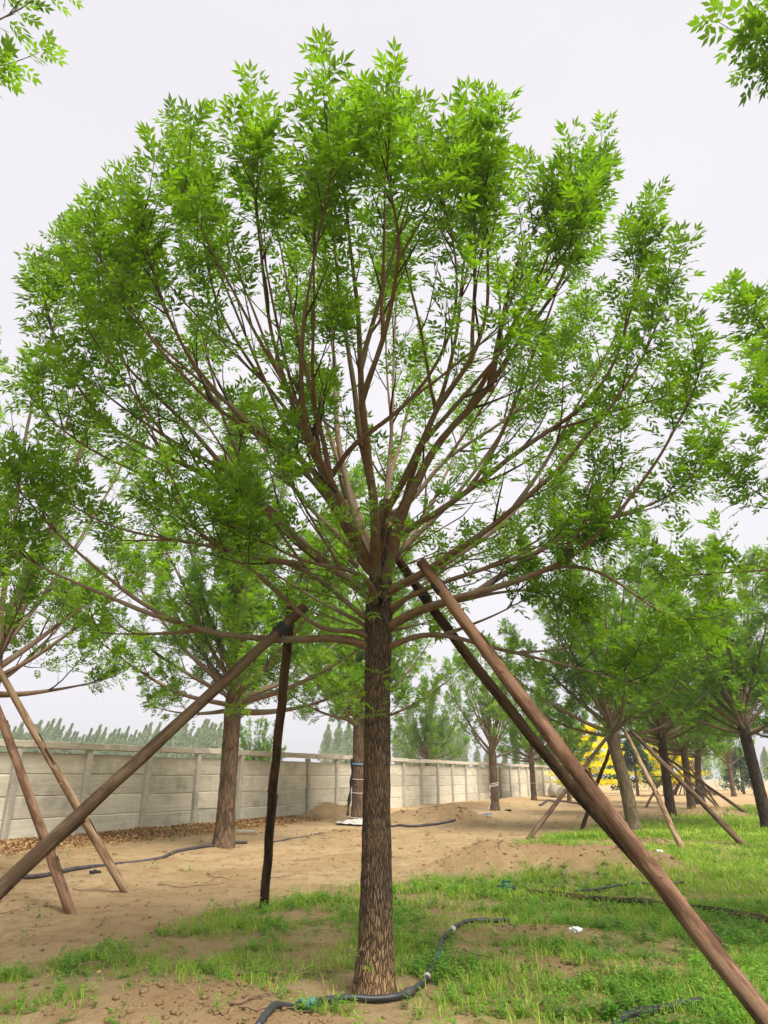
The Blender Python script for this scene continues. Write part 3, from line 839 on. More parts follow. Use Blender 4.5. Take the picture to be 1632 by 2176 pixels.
    (0.030, [(-0.08, 0.00, 2.73), (-0.46, 0.63, 3.04), (-0.90, 1.16, 3.39), (-1.29, 1.55, 3.73), (-1.71, 1.95, 4.14), (-2.14, 2.36, 4.72)]),
    (0.030, [(0.15, 0.00, 2.86), (0.45, 0.47, 3.23), (0.86, 0.87, 3.59), (1.44, 1.29, 3.93), (1.98, 1.68, 4.46), (2.51, 2.03, 5.04)]),
]
CROWN = Crown((0.0, 0.0, 4.95), (3.5, 3.4, 2.78))
rng = np.random.default_rng(42)
ash = empty('ash_tree', TREE)
tag(ash, 'big staked ash tree in the middle, straight furrowed trunk and fan of bare limbs', 'tree')

def trunk_mesh(path, radii, k=96, rows=300, amp=0.0065, seed=3):
    P = catmull(path, rows)
    z = np.linspace(0, 1, rows)
    r = np.interp(P[:, 2], [q[2] for q in path], radii)
    ang = np.linspace(0, 2 * np.pi, k + 1) + np.pi / 2
    A, Zz = np.meshgrid(ang, P[:, 2])
    rr = np.repeat(r[:, None], k + 1, 1)
    ca, sa = np.cos(A), np.sin(A)
    rid = 1 - np.abs(vnoise(ca * 3.3 + 1.2 * vnoise(ca * 2, sa * 2, Zz * 5, seed + 2), sa * 3.3, Zz * 3.4, seed)) * 2
    rid2 = 1 - np.abs(vnoise(ca * 6.5 + vnoise(ca * 3, sa * 3, Zz * 9, seed + 4), sa * 6.5, Zz * 9.0, seed + 1)) * 2
    lump = vnoise(ca * 1.1, sa * 1.1, Zz * 1.5, seed + 8)
    flare = np.exp(-np.maximum(Zz, 0) / 0.16) * 0.10 * vnoise(ca * 1.6, sa * 1.6, Zz * 0.5, seed + 11)
    rr = rr * (1 + 0.035 * lump + flare) + amp * rid + amp * 0.8 * rid2
    V = np.stack([P[:, 0:1] + rr * ca, P[:, 1:2] + rr * sa, Zz], 2).reshape(-1, 3)
    uv = np.stack([(A - np.pi / 2) * 0.11, Zz], 2).reshape(-1, 2)
    i = np.arange(rows - 1)[:, None] * (k + 1) + np.arange(k)[None, :]
    return make_mesh('trunk', V, None, np.stack([i, i + 1, i + k + 2, i + k + 1], 2).reshape(-1, 4), uv=uv)
tp = [(0, 0, -0.15), (0.0, 0, 0.0), (0.0, 0, 0.12), (0.005, 0, 0.35), (0.01, 0, 0.8), (0.012, 0, 1.4), (0.015, 0, 2.1), (0.02, 0, 2.55), (0.022, 0, 2.8), (0.03, 0, 3.05), (0.04, 0, 3.3), (0.07, 0, 3.6), (0.09, 0.0, 3.9)]
tr = [0.19, 0.162, 0.142, 0.124, 0.111, 0.104, 0.102, 0.110, 0.116, 0.104, 0.085, 0.068, 0.052]
obj('trunk', trunk_mesh(tp, tr), M['bark'], ash)

extra = []
for az, z0, el, L, up, r0 in [(35, 3.0, 0.35, 3.6, 0.22, .045), (62, 3.1, 0.6, 4.2, 0.2, .05), (88, 2.9, 0.35, 3.6, 0.25, .045), (112, 3.2, 0.8, 4.6, 0.15, .05),
                              (140, 3.0, 0.45, 3.9, 0.22, .045), (75, 3.4, 1.0, 4.3, 0.1, .045), (125, 3.3, 1.1, 4.4, 0.08, .04), (20, 3.2, 0.75, 4.0, 0.15, .04), (160, 3.2, 0.8, 4.2, 0.15, .04),
                              (50, 2.7, 0.12, 3.2, 0.22, .035), (130, 2.7, 0.10, 3.2, 0.22, .035)]:
    P = random_limb(rng, z0, R(az), el, L, up)
    keepn = CROWN.rho(P) < 0.80
    n_ = max(8, int(np.argmin(keepn)) if not keepn.all() else len(P))
    extra.append((r0, P[:n_]))
def limb_path(j, pts):
    pts = [tuple(q) for q in pts]
    seg = np.linalg.norm(np.diff(np.array(pts), axis=0), axis=1).sum()
    if j < len(LIMBS) and math.hypot(pts[0][0], pts[0][1]) < 0.35:
        pts = [(0.02, 0.0, pts[0][2] - 0.10)] + pts             # rooted in the trunk
    P = catmull(pts, max(14, int(seg / 0.08)))
    for _ in range(10):
        P[1:-1] = P[1:-1] * 0.5 + 0.25 * (P[:-2] + P[2:])
    return P, seg
# long straight forks that fan out from the main limbs
forks = []
for j, (r0, pts) in enumerate(LIMBS):
    P, S = limb_path(j, pts)
    S = np.linalg.norm(np.diff(P, axis=0), axis=1).sum()
    if S < 2.3 or r0 < 0.034:
        continue
    for f0 in ((0.27, 0.5) if j % 2 == 0 else (0.4,)):
        k = int((f0 + rng.uniform(-0.05, 0.05)) * (len(P) - 1))
        t = norm(P[k + 2] - P[k - 2])
        w = norm(np.cross(t, rng.normal(0, 1, 3)))
        Q = shoot_path(P[k], norm(t + w * rng.uniform(0.35, 0.6) + 0.1 * UP), S * (1 - f0) * rng.uniform(0.75, 0.95), 7, 0.16, 0.06, rng)
        ok = CROWN.rho(Q) < 0.80
        n_ = len(Q) if ok.all() else max(4, int(np.argmin(ok)))
        forks.append((r0 * (1 - f0) * 0.8, Q[:n_]))
lv = new_leaves()
limb_objs = []
for j, (r0, pts) in enumerate(LIMBS + extra + forks):
    P, seg = limb_path(j, pts)
    if j < len(LIMBS):
        P = P[:max(10, int(len(P) * (1 - 0.38 / seg)))]          # the leading plume of shoots carries on from here
    P[2:-2] += (np.stack([vnoise(P[:, 0] * 2.2 + j, P[:, 1] * 2.2, P[:, 2] * 2.2, 60 + i) for i in range(3)], 1) * 0.012)[2:-2]
    tb = Tubes()
    rad_ = limb_radius(r0 * 0.70, len(P))
    rad_ = rad_ * (1 + 0.22 * np.exp(-np.arange(len(P)) / 2.0))
    tb.add(P, rad_, 11, rough=0.12, seed=j, freq=(16.0, 2.0))
    lo = obj('limb', tb.mesh('limb'), M['limb'], ash)
    tw = Tubes()
    low_ = P[-1][2] < 4.5 and j < len(LIMBS)
    grow_limb(P, r0, CROWN, rng, tw, lv, 0.178, sp2=0.54 if low_ else 0.50, sp3=0.235, inner=0.45, dens=0.7 if low_ else 1.0, first=0.95 if j < len(LIMBS) + len(extra) else 0.25, lim=0.80, plume=6 if j < len(LIMBS) else 2, len2=0.8, node=0.058)
    obj('twigs', tw.mesh('twigs'), M['twig_bark'], lo)['kind'] = 'stuff'
# stubs of sawn-off limbs
for (p, d, r) in [((0.10, -0.07, 3.60), (0.25, -0.9, 0.30), 0.026), ((-0.20, -0.10, 3.27), (-0.6, -0.7, 0.35), 0.022), ((0.02, -0.09, 2.93), (0.05, -0.95, -0.25), 0.040)]:
    p, d = np.array(p), norm(d)
    st = Tubes(); st.add(np.array([p - d * 0.05, p + d * 0.03, p + d * 0.075]), [r * 1.25, r * 1.05, r], 12)
    so = obj('cut_stub', st.mesh('cut_stub'), M['limb'], ash)
    if r > 0.03:
        continue
    ct = Tubes(); ct.add(np.array([p + d * 0.070, p + d * 0.078]), [r * 0.97, r * 0.95], 12, cap=True)
    obj('sawn_face', ct.mesh('sawn_face'), M['cut'], so)
# water shoots on the trunk
ws = Tubes()
for (z, az, L) in [(2.02, 250, 0.25), (2.08, 290, 0.2), (1.92, 265, 0.2), (2.15, 200, 0.22), (1.98, 330, 0.3), (2.25, 280, 0.2), (0.25, 215, 0.12), (0.2, 260, 0.1), (0.3, 235, 0.12)]:
    p = np.array([0.01 + 0.1 * math.cos(R(az)), 0.1 * math.sin(R(az)), z])
    Q = shoot_path(p, np.array([math.cos(R(az)), math.sin(R(az)), 0.1]), L, 5, 0.5, 0.2, rng)
    ws.add(Q, np.linspace(0.005, 0.002, 6), 4)
    leaves_on(Q, rng, lv, 0.15 if z > 1 else 0.06, 0.09, 0.4, 0.8)
for i in range(34):                                     # leafy shoots round the fork
    az = R(rng.uniform(175, 365)); rr = rng.uniform(0.15, 1.15); z = 2.72 + 0.42 * rr + rng.uniform(-0.12, 0.45)
    p = np.array([0.02 + rr * math.cos(az), rr * math.sin(az), z])
    Q = shoot_path(p, np.array([math.cos(az), math.sin(az), 0.5]), rng.uniform(0.2, 0.42), 5, 0.5, 0.25, rng)
    ws.add(np.vstack([p * np.array([0.35, 0.35, 1]) - np.array([0, 0, 0.1]), Q]), np.linspace(0.006, 0.002, 7), 4)
    leaves_on(Q, rng, lv, 0.17, 0.07, 0.1, 0.9, 0.08)
obj('water_shoots', ws.mesh('water_shoots'), M['limb'], ash)['kind'] = 'stuff'
lv = seal(lv)
print('main leaves', len(lv['pos']))
# the 300 leaves that show largest are single objects, the rest one mass
wp = lv['pos'] + TREE - np.array([0, 0, 1.5])
ca_, sa_ = math.cos(R(20.43)), math.sin(R(20.43))
dep = wp[:, 1] * ca_ + wp[:, 2] * sa_
inx = (np.abs(wp[:, 0] / dep) < 0.53) & (np.abs((wp[:, 2] * ca_ - wp[:, 1] * sa_) / dep) < 0.71)
score = np.where(inx, lv['size'] / np.maximum(dep, 0.3), 0)
pick = np.argsort(-score)[:300]
rest = np.setdiff1d(np.arange(len(score)), pick)
crown_o = obj('crown', leaf_cloud('crown', {k: v[rest] for k, v in lv.items()}, LEAF_HI, rng), M['leaf'], ash)
crown_o['kind'] = 'stuff'
from mathutils import Matrix
leaf_me = {}
for i in pick:
    k = (int(rng.integers(0, len(LEAF_HI))), int(min(3, lv['tint'][i] * 4)))
    if k not in leaf_me:
        tv, tt = LEAF_HI[k[0]]
        leaf_me[k] = make_mesh('leaf', tv, tt, attrs={'tint': np.full(len(tv), 0.125 + 0.25 * k[1])}, smooth=False)
        leaf_me[k].materials.append(M['leaf'])
    X = norm(lv['X'][i]); Z = norm(lv['Z'][i] - X * (lv['Z'][i] @ X)); Y = np.cross(Z, X)
    o = obj('leaf', leaf_me[k], None, crown_o)
    mt = Matrix.Identity(4)
    for c, ax in enumerate((X, Y, Z)):
        for r_ in range(3):
            mt[r_][c] = ax[r_] * lv['size'][i]
    for r_ in range(3):
        mt[r_][3] = lv['pos'][i][r_]
    o.matrix_local = mt

# ------------------------------------------------------------------ the neighbouring ash trees
def build_tree(name, seed, rt=0.15, fork=2.7, top=8.0, rad=3.2, nl=16, size=0.2, sp2=0.33, sp3=0.19, upright=0.5, lean=(0, 0), leafmat='leaf_far', extra=(), inner=0.5, dens=0.9, low=0.1, templates=None, node=0.06, ed=1.0):
    g = np.random.default_rng(seed)
    root = empty(name)
    cr = Crown((lean[0], lean[1], fork + 0.48 * (top - fork)), (rad, rad, 0.55 * (top - fork)))
    pts = [(0, 0, -0.15), (0, 0, 0.0), (lean[0] * 0.1, lean[1] * 0.1, 0.3), (lean[0] * 0.4, lean[1] * 0.4, fork * 0.5), (lean[0], lean[1], fork), (lean[0] * 1.1, lean[1] * 1.1, fork + 0.7)]
    obj('trunk', trunk_mesh(pts, [rt * 1.5, rt * 1.38, rt * 1.14, rt, rt * 1.02, rt * 0.55], 40, 90, 0.007, seed), M['bark_far'], root)
    L_ = new_leaves()
    tw = Tubes()
    ga = 2.39996
    for j in range(nl):
        q = j / (nl - 1)
        el = low + (1.35 - low) * q ** (1.0 - 0.4 * upright) + g.normal(0, 0.06)
        z0 = fork - 0.15 + 0.75 * q
        LL = (rad * (1.05 - 0.1 * q) if el < 0.7 else 0.0) + (0 if el < 0.7 else (top - z0) * 1.0)
        P = random_limb(g, z0, j * ga + g.normal(0, 0.2), el, LL, 0.18 * (1 - q) + 0.05)
        P = P + np.array([lean[0], lean[1], 0])
        ok = cr.rho(P) < 1.0
        far = np.where(~ok & (np.arange(len(P)) > 6))[0]
        if len(far) and far[0] > 8:
            P = P[:far[0]]
        r0 = rt * g.uniform(0.28, 0.5)
        tb = Tubes(); tb.add(P, limb_radius(r0, len(P)), 8)
        obj('limb', tb.mesh('limb'), M['limb'], root)
        grow_limb(P, r0, cr, g, tw, L_, size, sp2, sp3, 0.6, inner, 3, 4, 1.0, node, dens)
    for (r0, P) in extra:
        P = catmull(P, 30)
        tb = Tubes(); tb.add(P, limb_radius(r0, len(P)), 8)
        obj('limb', tb.mesh('limb'), M['limb'], root)
        grow_limb(P, r0, Crown((0, 0, 5), (9, 9, 9)), g, tw, L_, size, sp2 / ed, sp3 / ed, 1.3, 1.0, 4, 5 if ed > 0.8 else 2, 0.55, node / ed, 0.6 + 0.4 * ed)
    obj('twigs', tw.mesh('twigs'), M['twig_bark'], root)['kind'] = 'stuff'
    L_ = seal(L_)
    print(name, seed, 'leaves', len(L_['pos']))
    c = obj('crown', leaf_cloud('crown', L_, templates or LEAF_LO, g), M[leafmat], root)
    c['kind'] = 'stuff'
    return root

def place(o, x, y, rz, s, label, group=None, cat='tree'):
    o.location = (x, y, hz(x, y) - 0.02)
    o.rotation_euler = (0, 0, rz)
    o.scale = (s, s, s)
    return tag(o, label, cat, group)

G1 = 'staked ash trees standing around the nursery'
# beside the frame: crowns reach into the picture, trunks stand just outside it
t = build_tree('ash_tree', 101, 0.12, 2.75, 10.3, 3.0, 19, 0.185, 0.36, 0.22, low=0.0, inner=0.45, dens=0.8)
place(t, -5.75, 10.6, 0.6, 1.0, 'ash tree at the left edge behind the crossed poles, branches bare inside', G1)
t = build_tree('ash_tree', 102, 0.12, 2.75, 7.6, 3.0, 11, 0.17, 0.42, 0.24, ed=0.6,
               extra=[(0.035, [(0.3, 0, 3.2), (1.3, 0.0, 4.9), (2.2, 0.1, 6.1), (3.0, 0.15, 6.75), (3.75, 0.2, 7.2), (4.05, 0.2, 7.5)]), (0.022, [(1.3, 0.0, 4.6), (2.4, 0.0, 5.6), (3.2, -0.05, 6.15), (3.95, 0.05, 6.5)])])
place(t, -6.85, 3.75, 0.0, 1.0, 'leafy branch tips of an ash tree overhanging the upper left corner of the sky', G1)
t = build_tree('ash_tree', 103, 0.12, 2.75, 7.4, 3.55, 20, 0.20, 0.32, 0.19, leafmat='leaf_far', inner=0.6,
               extra=[(0.03, [(-0.3, -0.3, 3.2), (-1.6, -0.6, 4.2), (-2.7, -0.9, 4.7), (-3.2, -1.0, 5.0), (-3.4, -1.0, 5.3)]), (0.025, [(-0.3, 0.1, 3.0), (-1.5, 0.2, 3.2), (-2.6, 0.3, 3.35), (-3.9, 0.4, 3.3)]),
                      (0.03, [(-0.3, -0.3, 3.3), (-1.8, -1.4, 4.8), (-3.1, -2.2, 6.0), (-3.5, -2.5, 6.3), (-3.85, -2.55, 6.55)])])
place(t, 6.6, 6.2, 0.0, 1.0, 'dark-leaved ash tree whose crown fills the right edge of the picture', G1)

va = build_tree('ash_tree', 201, 0.165, 2.75, 9.0, 3.9, 27, 0.20, 0.29, 0.19, low=-0.32, inner=0.9, dens=1.0)
vb = build_tree('ash_tree', 202, 0.155, 2.75, 8.4, 3.8, 23, 0.20, 0.29, 0.19, low=-0.08, inner=0.95, dens=1.0)
vc = build_tree('ash_tree', 203, 0.15, 2.2, 7.0, 2.4, 16, 0.20, 0.42, 0.25, upright=0.9, low=0.3, inner=0.7, dens=1.0)
vd = build_tree('ash_tree', 204, 0.16, 2.6, 8.4, 3.8, 23, 0.20, 0.29, 0.19, low=-0.08, inner=0.95, dens=1.0, lean=(-0.35, 0.1))
used = set()
def put(v, *a, **k):
    o = v if v.name not in used else copy_tree(v)
    used.add(v.name)
    return place(o, *a, **k)
tC = put(va, -3.69, 17.97, 0.4, 1.16, 'ash tree in front of the concrete wall with several stems from one fork', G1)
tD = put(vb, -0.88, 25.83, 2.0, 1.22, 'ash tree tied with blue strap and white twine, half hidden by the big trunk', G1)
tE = put(vc, 5.25, 36.36, 0.0, 1.15, 'thin-crowned ash tree with upright bare branches against the far wall', G1)
tF = put(va, 9.46, 48.29, 2.5, 0.95, 'slim ash tree near the far end of the wall, straight grey trunk', G1)
tG = put(vb, 11.9, 49.19, 4.0, 0.72, 'small ash tree beside the golden tree, trunk low behind the thick pole', G1)
tH = put(vd, 7.02, 21.69, 0.0, 1.06, 'ash tree with olive leaning trunk held by four slanting poles', G1)
tI = put(vb, 11.24, 30.18, 1.0, 1.06, 'ash tree with straight dark trunk rising between slanting poles', G1)
tJ = put(va, 15.17, 37.91, 3.3, 1.0, 'ash tree with grey-brown trunk just behind the straight dark one', G1)
tK = put(vd, 18.2, 44.2, 2.2, 1.05, 'ash tree with black shade cloth wrapped round its trunk foot', G1)
tL = put(vb, 11.5, 23.17, 5.1, 1.05, 'ash tree with blackish slanting trunk at the right edge', G1)
tL.rotation_euler = (0, R(-6), 5.1)
def rebark(t, m):
    for c in t.children:
        if c.name.split('.')[0] == 'trunk':
            c.material_slots[0].link = 'OBJECT'
            c.material_slots[0].material = M[m]
rebark(tL, 'bark_dark'); rebark(tI, 'bark_dark'); rebark(tH, 'bark_olive')
tM = put(vc, 28.35, 61.93, 1.5, 1.1, 'distant ash tree with thin pale trunk on the open ground', G1)
for (x, y, v, s, rz, lab) in [(17.5, 31.0, vd, 1.1, 1.2, 'ash tree just beyond the right edge behind the blackish trunk'),
                              (3.5, 60.0, va, 1.0, 0.3, 'light green round tree showing over the far wall beside the thin-crowned ash'), (-8.8, 52.0, vd, 0.62, 2.3, 'low bright green tree showing over the wall left of the big trunk')]:
    put(v, x, y, rz, s, lab, G1)

# ------------------------------------------------------------------ straps, wraps and twine on the trunks behind
def ring(parent, name, z, r, mat, w=0.02, c=(0, 0), tilt=0.0):
    a = np.linspace(0, 2 * np.pi, 33)
    P = np.stack([c[0] + r * np.cos(a), c[1] + r * np.sin(a), z + tilt * np.cos(a)], 1)
    tb = Tubes(); tb.add(P, w, 5)
    return obj(name, tb.mesh(name), M[mat], parent)
for z, m, w in ((1.93, 'blue_plastic', 0.035), (1.45, 'string', 0.012), (1.22, 'rubber', 0.012), (1.02, 'string', 0.012), (0.25, 'string', 0.012)):
    ring(tD, 'strap' if m == 'blue_plastic' else 'twine', z / 1.22, 0.172 + (0.03 if z < 0.4 else 0), m, w / 1.22, tilt=0.02)
def strip(parent, name, P, w, mat, n=(0.3, -1, 0)):
    P = catmull(P, 16)
    side = norm(np.cross(norm(np.gradient(P, axis=0)), np.array(n, float)))
    wob = (0.6 + 0.4 * np.sin(np.arange(16) * 1.3))[:, None]
    V = np.vstack([P - side * w * wob, P + side * w * wob, P - side * w * wob + np.array([0, 0.012, 0]), P + side * w * wob + np.array([0, 0.012, 0])])
    i = np.arange(15)
    q = np.vstack([np.stack([i, i + 1, i + 17, i + 16], 1), np.stack([i + 32, i + 48, i + 49, i + 33], 1), np.stack([i, i + 32, i + 33, i + 1], 1), np.stack([i + 16, i + 17, i + 49, i + 48], 1)])
    return obj(name, make_mesh(name, V, None, q), M[mat], parent)
cz, sz_ = math.cos(-2.0), math.sin(-2.0)
def loc(x, y, z, s):       # into the turned frame of the strapped tree
    return ((x * cz - y * sz_) / s, (x * sz_ + y * cz) / s, z / s)
strip(tD, 'black_film', [loc(-0.20, -0.06, 2.1, 1.22), loc(-0.21, -0.08, 1.5, 1.22), loc(-0.27, -0.08, 0.9, 1.22), loc(-0.33, -0.08, 0.3, 1.22)], 0.05, 'rubber', loc(0.2, -1, 0, 1))
def apron(parent, x0, y0, r, mat, seed, name='ground_sheet'):
    g = np.random.default_rng(seed)
    n, m = 28, 6
    V = []
    for j in range(m):
        for i in range(n):
            a = 2 * np.pi * i / n
            rr = 0.2 + (r * (0.7 + 0.35 * g.random()) - 0.2) * j / (m - 1)
            V.append((x0 + rr * math.cos(a), y0 + rr * math.sin(a) * 0.8, 0.05 + 0.10 * (1 - j / (m - 1)) + g.uniform(0, 0.03)))
    q = [(j * n + i, j * n + (i + 1) % n, (j + 1) * n + (i + 1) % n, (j + 1) * n + i) for j in range(m - 1) for i in range(n)]
    return obj(name, make_mesh(name, V, None, q), M[mat], parent)
apron(tD, 0, 0, 0.75, 'string', 4)
# shade cloth round one foot, twine round the thin tree
wr = Tubes(); wr.add(np.array([(0.03, 0, 0.02), (0.02, 0, 0.35), (-0.05, 0, 0.75), (-0.1, 0, 1.05)]), [0.36, 0.27, 0.23, 0.19], 18, rough=0.16, seed=4)
obj('shade_cloth', wr.mesh('shade_cloth'), M['rubber'], tK)
for z in (0.95, 1.0, 1.06):
    ring(tE, 'twine', z, 0.175, 'string', 0.014, tilt=0.03)
for z in (0.05, 1.2):
    ring(tF, 'twine', z, 0.2, 'string', 0.014, tilt=0.02)
strip(tE, 'loose_twine', [(-0.16, -0.1, 1.0), (-0.2, -0.12, 0.7), (-0.2, -0.1, 0.3), (-0.26, -0.12, 0.1)], 0.03, 'string')

# ------------------------------------------------------------------ support poles
G2 = 'wooden support poles propping the trees'
def pole(foot, top, r0, r1, mat, label, seed, over=0.0, strap=None, bend=0.03, wob=0.009):
    f, t_ = np.array(foot, float), np.array(top, float)
    d = t_ - f
    L = np.linalg.norm(d)
    root = empty('support_pole', tuple(f))
    n = 44
    s = np.linspace(-0.12 / L, 1, n)
    P = d[None] * s[:, None]
    sd = norm(np.cross(d, [0.3, 0.2, 1.0]))
    P = P + sd[None] * (np.sin(s * math.pi) * bend + wob * np.sin(s * 13 + seed) + 0.004 * np.sin(s * 37 + seed * 2))[:, None]
    tb = Tubes()
    tb.add(P, np.linspace(r0, r1, n), 18, cap=True, rough=0.09, seed=seed, freq=(7.0, 1.6))
    obj('shaft', tb.mesh('shaft'), M[mat], root)
    g = random.Random(seed)
    for i in range(5):                                  # knots of trimmed side branches
        u = g.uniform(0.12, 0.92); k = int(u * (n - 1))
        a = norm(np.cross(d, [g.uniform(-1, 1), g.uniform(-1, 1), g.uniform(-1, 1)]))
        r = r0 + (r1 - r0) * u
        kt = Tubes(); kt.add(np.array([P[k] + a * r * 0.75, P[k] + a * (r * 1.06), P[k] + a * (r * 1.14)]), [r * 0.34, r * 0.26, r * 0.15], 8, cap=True)
        obj('knot', kt.mesh('knot'), M[mat], root)
    for q in range(3):                                  # loose strips of bark still hanging on
        k = int(g.uniform(0.1, 0.85) * (n - 1)); a = norm(np.cross(d, [g.uniform(-1, 1), -1.0, g.uniform(-1, 1)])); r = r0 + (r1 - r0) * k / n
        w_ = norm(np.cross(d, a)) * r * 0.35; dn = d / L * g.uniform(0.12, 0.3); c0 = P[k] + a * r * 1.03
        V = np.array([c0 - w_, c0 + w_, c0 + dn + w_ * 0.5 + a * 0.006, c0 + dn - w_ * 0.6 + a * 0.012, c0 - w_ - a * 0.01, c0 + w_ - a * 0.01, c0 + dn + w_ * 0.5, c0 + dn - w_ * 0.6])
        obj('bark_strip', make_mesh('bark_strip', V, None, [(0, 1, 2, 3), (4, 7, 6, 5), (0, 4, 5, 1), (1, 5, 6, 2), (2, 6, 7, 3), (3, 7, 4, 0)], uv=V[:, :2] * 3, smooth=False), M['pole_olive' if mat == 'pole' else 'pole_dark'], root)
    if strap:
        for u in strap:
            st = Tubes(); st.add(np.array([d * (u - 0.012), d * u, d * (u + 0.012)]) + sd[None] * math.sin(u * math.pi) * bend, [r1 * 1.22] * 3, 14, rough=0.06, seed=seed)
            obj('strap', st.mesh('strap'), M['rubber'], root)
    return tag(root, label, 'pole', G2)
def gz(x, y, z=0.0):
    return (x, y, hz(x, y) + z)
pole(gz(-3.25, 4.99), (-0.66, 5.81, 2.82), 0.055, 0.040, 'pole_olive', 'thick olive-brown pole slanting up to the big tree from the lower left', 1, strap=[0.93])
pole(gz(-1.47, 9.83), (-0.92, 7.0, 3.15), 0.056, 0.046, 'pole_dark', 'dark upright pole standing left of the big trunk', 2, bend=0.02, wob=0.004)
pole(gz(3.07, 7.34), (0.08, 6.02, 3.36), 0.058, 0.040, 'pole_dark', 'dark pole running close behind the thick reddish pole on the right', 3, strap=[0.9], bend=0.20)
pole(gz(2.37, 5.0), (0.30, 5.6, 3.15), 0.067, 0.044, 'pole', 'thick reddish-brown pole slanting from the big tree to the lower right corner', 4, strap=[0.93])
pole(gz(-3.62, 11.21), (-5.62, 10.35, 3.05), 0.062, 0.045, 'pole_tan', 'pale tan pole crossing behind the olive-brown pole at the left', 5)
pole(gz(-3.71, 9.54), (-5.75, 10.25, 3.0), 0.062, 0.05, 'pole', 'short visible reddish pole entering at the left edge, foot on bare soil', 6)
pole(gz(3.71, 20.08), (6.7, 21.5, 2.85), 0.062, 0.045, 'pole_olive', 'pole with its foot on the bare sand left of the olive trunk', 7)
pole(gz(6.02, 23.57), (6.85, 21.9, 2.7), 0.062, 0.05, 'pole_dark', 'steep dark pole in front of the golden tree', 8)
pole(gz(6.51, 17.08), (6.95, 21.45, 2.75), 0.07, 0.05, 'pole_tan', 'pale tan pole with foot in the grass right of the thick pole', 9)
pole(gz(8.38, 18.21), (7.15, 21.5, 2.75), 0.075, 0.055, 'pole_olive', 'brown pole slanting right from the olive trunk, foot in the grass', 10)
pole(gz(13.48, 39.61), (15.1, 38.0, 2.9), 0.06, 0.05, 'pole_tan', 'small far pole leaning right in front of the second golden tree', 11)
pole(gz(13.87, 31.61), (12.2, 33.6, 2.6), 0.05, 0.04, 'pole_tan', 'thin pale pole beside the wrapped trunk', 12)
pole(gz(18.04, 41.47), (17.5, 44.3, 2.7), 0.06, 0.05, 'pole_dark', 'thin black pole just right of the wrapped trunk', 13)
pole(gz(14.67, 31.24), (11.7, 32.6, 2.7), 0.062, 0.05, 'pole_olive', 'far brown pole with foot near the blackish trunk', 14)

# ------------------------------------------------------------------ hoses, log, litter
def on_ground(pts, n, lift):
    P = catmull([(x, y, 0) for x, y in pts], n)
    P[:, 2] = height(P[:, 0], P[:, 1]) + lift
    P[1:-1, 2] = (P[:-2, 2] + P[1:-1, 2] * 2 + P[2:, 2]) / 4
    return P
def hose(pts, r, mat, label, lift=0.02, n=70, name='water_hose'):
    P = on_ground(pts, n, r * 0.7 + lift)
    root = empty(name, tuple(P[0]))
    tb = Tubes(); tb.add(P - P[0], r, 10, cap=True)
    obj('tube', tb.mesh('tube'), M[mat], root)
    tag(root, label, 'hose', 'irrigation hoses lying on the ground')
    return root, P
def sleeve(root, P, u, r, length, mat, name, ribs=False):
    k = int(u * (len(P) - 1))
    d = norm(P[min(len(P) - 1, k + 1)] - P[k - 1])
    c = P[k] - P[0]
    s = np.linspace(-0.5, 0.5, 9)
    rr = r * (np.array([0.8, 1.0, 1.0, 1.0, 0.85, 1.0, 1.0, 1.0, 0.8]) if ribs else np.array([0.8, 0.97, 1, 1.05, 1, 0.98, 1, 0.95, 0.8]))
    tb = Tubes(); tb.add(c[None] + d[None] * (s * length)[:, None], rr, 12, cap=True)
    return obj(name, tb.mesh(name), M[mat], root)
h1, hp = hose([(-0.75, 4.95), (-0.6, 5.42), (-0.53, 5.62), (-0.42, 5.80), (-0.23, 5.93), (-0.02, 5.97), (0.17, 6.08), (0.31, 6.40), (0.45, 7.0), (0.54, 7.6), (0.67, 8.03), (0.78, 8.42), (0.93, 8.66), (1.08, 8.72), (1.35, 8.69)], 0.022, 'hose', 'black hose curling round the foot of the big trunk, teal coupling at one end', 0.02, 110)
dd = np.linalg.norm(hp[:, :2] - np.array([-0.52, 5.63]), axis=1).argmin() / (len(hp) - 1)
sleeve(h1, hp, dd - 0.018, 0.033, 0.06, 'teal', 'coupling_nut', True)
sleeve(h1, hp, dd + 0.012, 0.034, 0.06, 'teal', 'coupling_nut', True)
sleeve(h1, hp, dd - 0.003, 0.027, 0.10, 'blue_plastic', 'coupling_body')
for (q, m, nm, L_, rr) in [((0.19, 6.1), 'hose_dusty', 'joint', 0.10, 0.034), ((0.47, 7.1), 'green_plastic', 'joint', 0.10, 0.034), ((0.69, 8.08), 'tape', 'tape_patch', 0.13, 0.030), ((0.33, 6.5), 'tape', 'tape_patch', 0.04, 0.029)]:
    u = np.linalg.norm(hp[:, :2] - np.array(q), axis=1).argmin() / (len(hp) - 1)
    sleeve(h1, hp, u, rr, L_, m, nm)
h2, hp2 = hose([(1.35, 5.2), (1.53, 5.42), (1.69, 5.52), (1.92, 5.64), (2.2, 5.80)], 0.026, 'hose', 'short black hose end in the grass at the bottom edge', 0.015, 40)
sleeve(h2, hp2, 0.45, 0.034, 0.10, 'hose_dusty', 'joint')
hose([(-5.59, 12.3), (-5.31, 12.83), (-5.06, 13.78), (-4.92, 14.57), (-4.52, 15.54), (-4.3, 17.0), (-3.99, 17.7), (-3.27, 18.6)], 0.034, 'hose_dusty', 'dusty black hose on bare soil running past the crossed poles', 0.01, 90)
hose([(-2.75, 19.3), (-2.18, 20.54), (-1.65, 21.69), (-1.06, 22.97), (-0.45, 23.2)], 0.034, 'hose_dusty', 'dusty hose leading to the strapped tree', 0.0, 60)
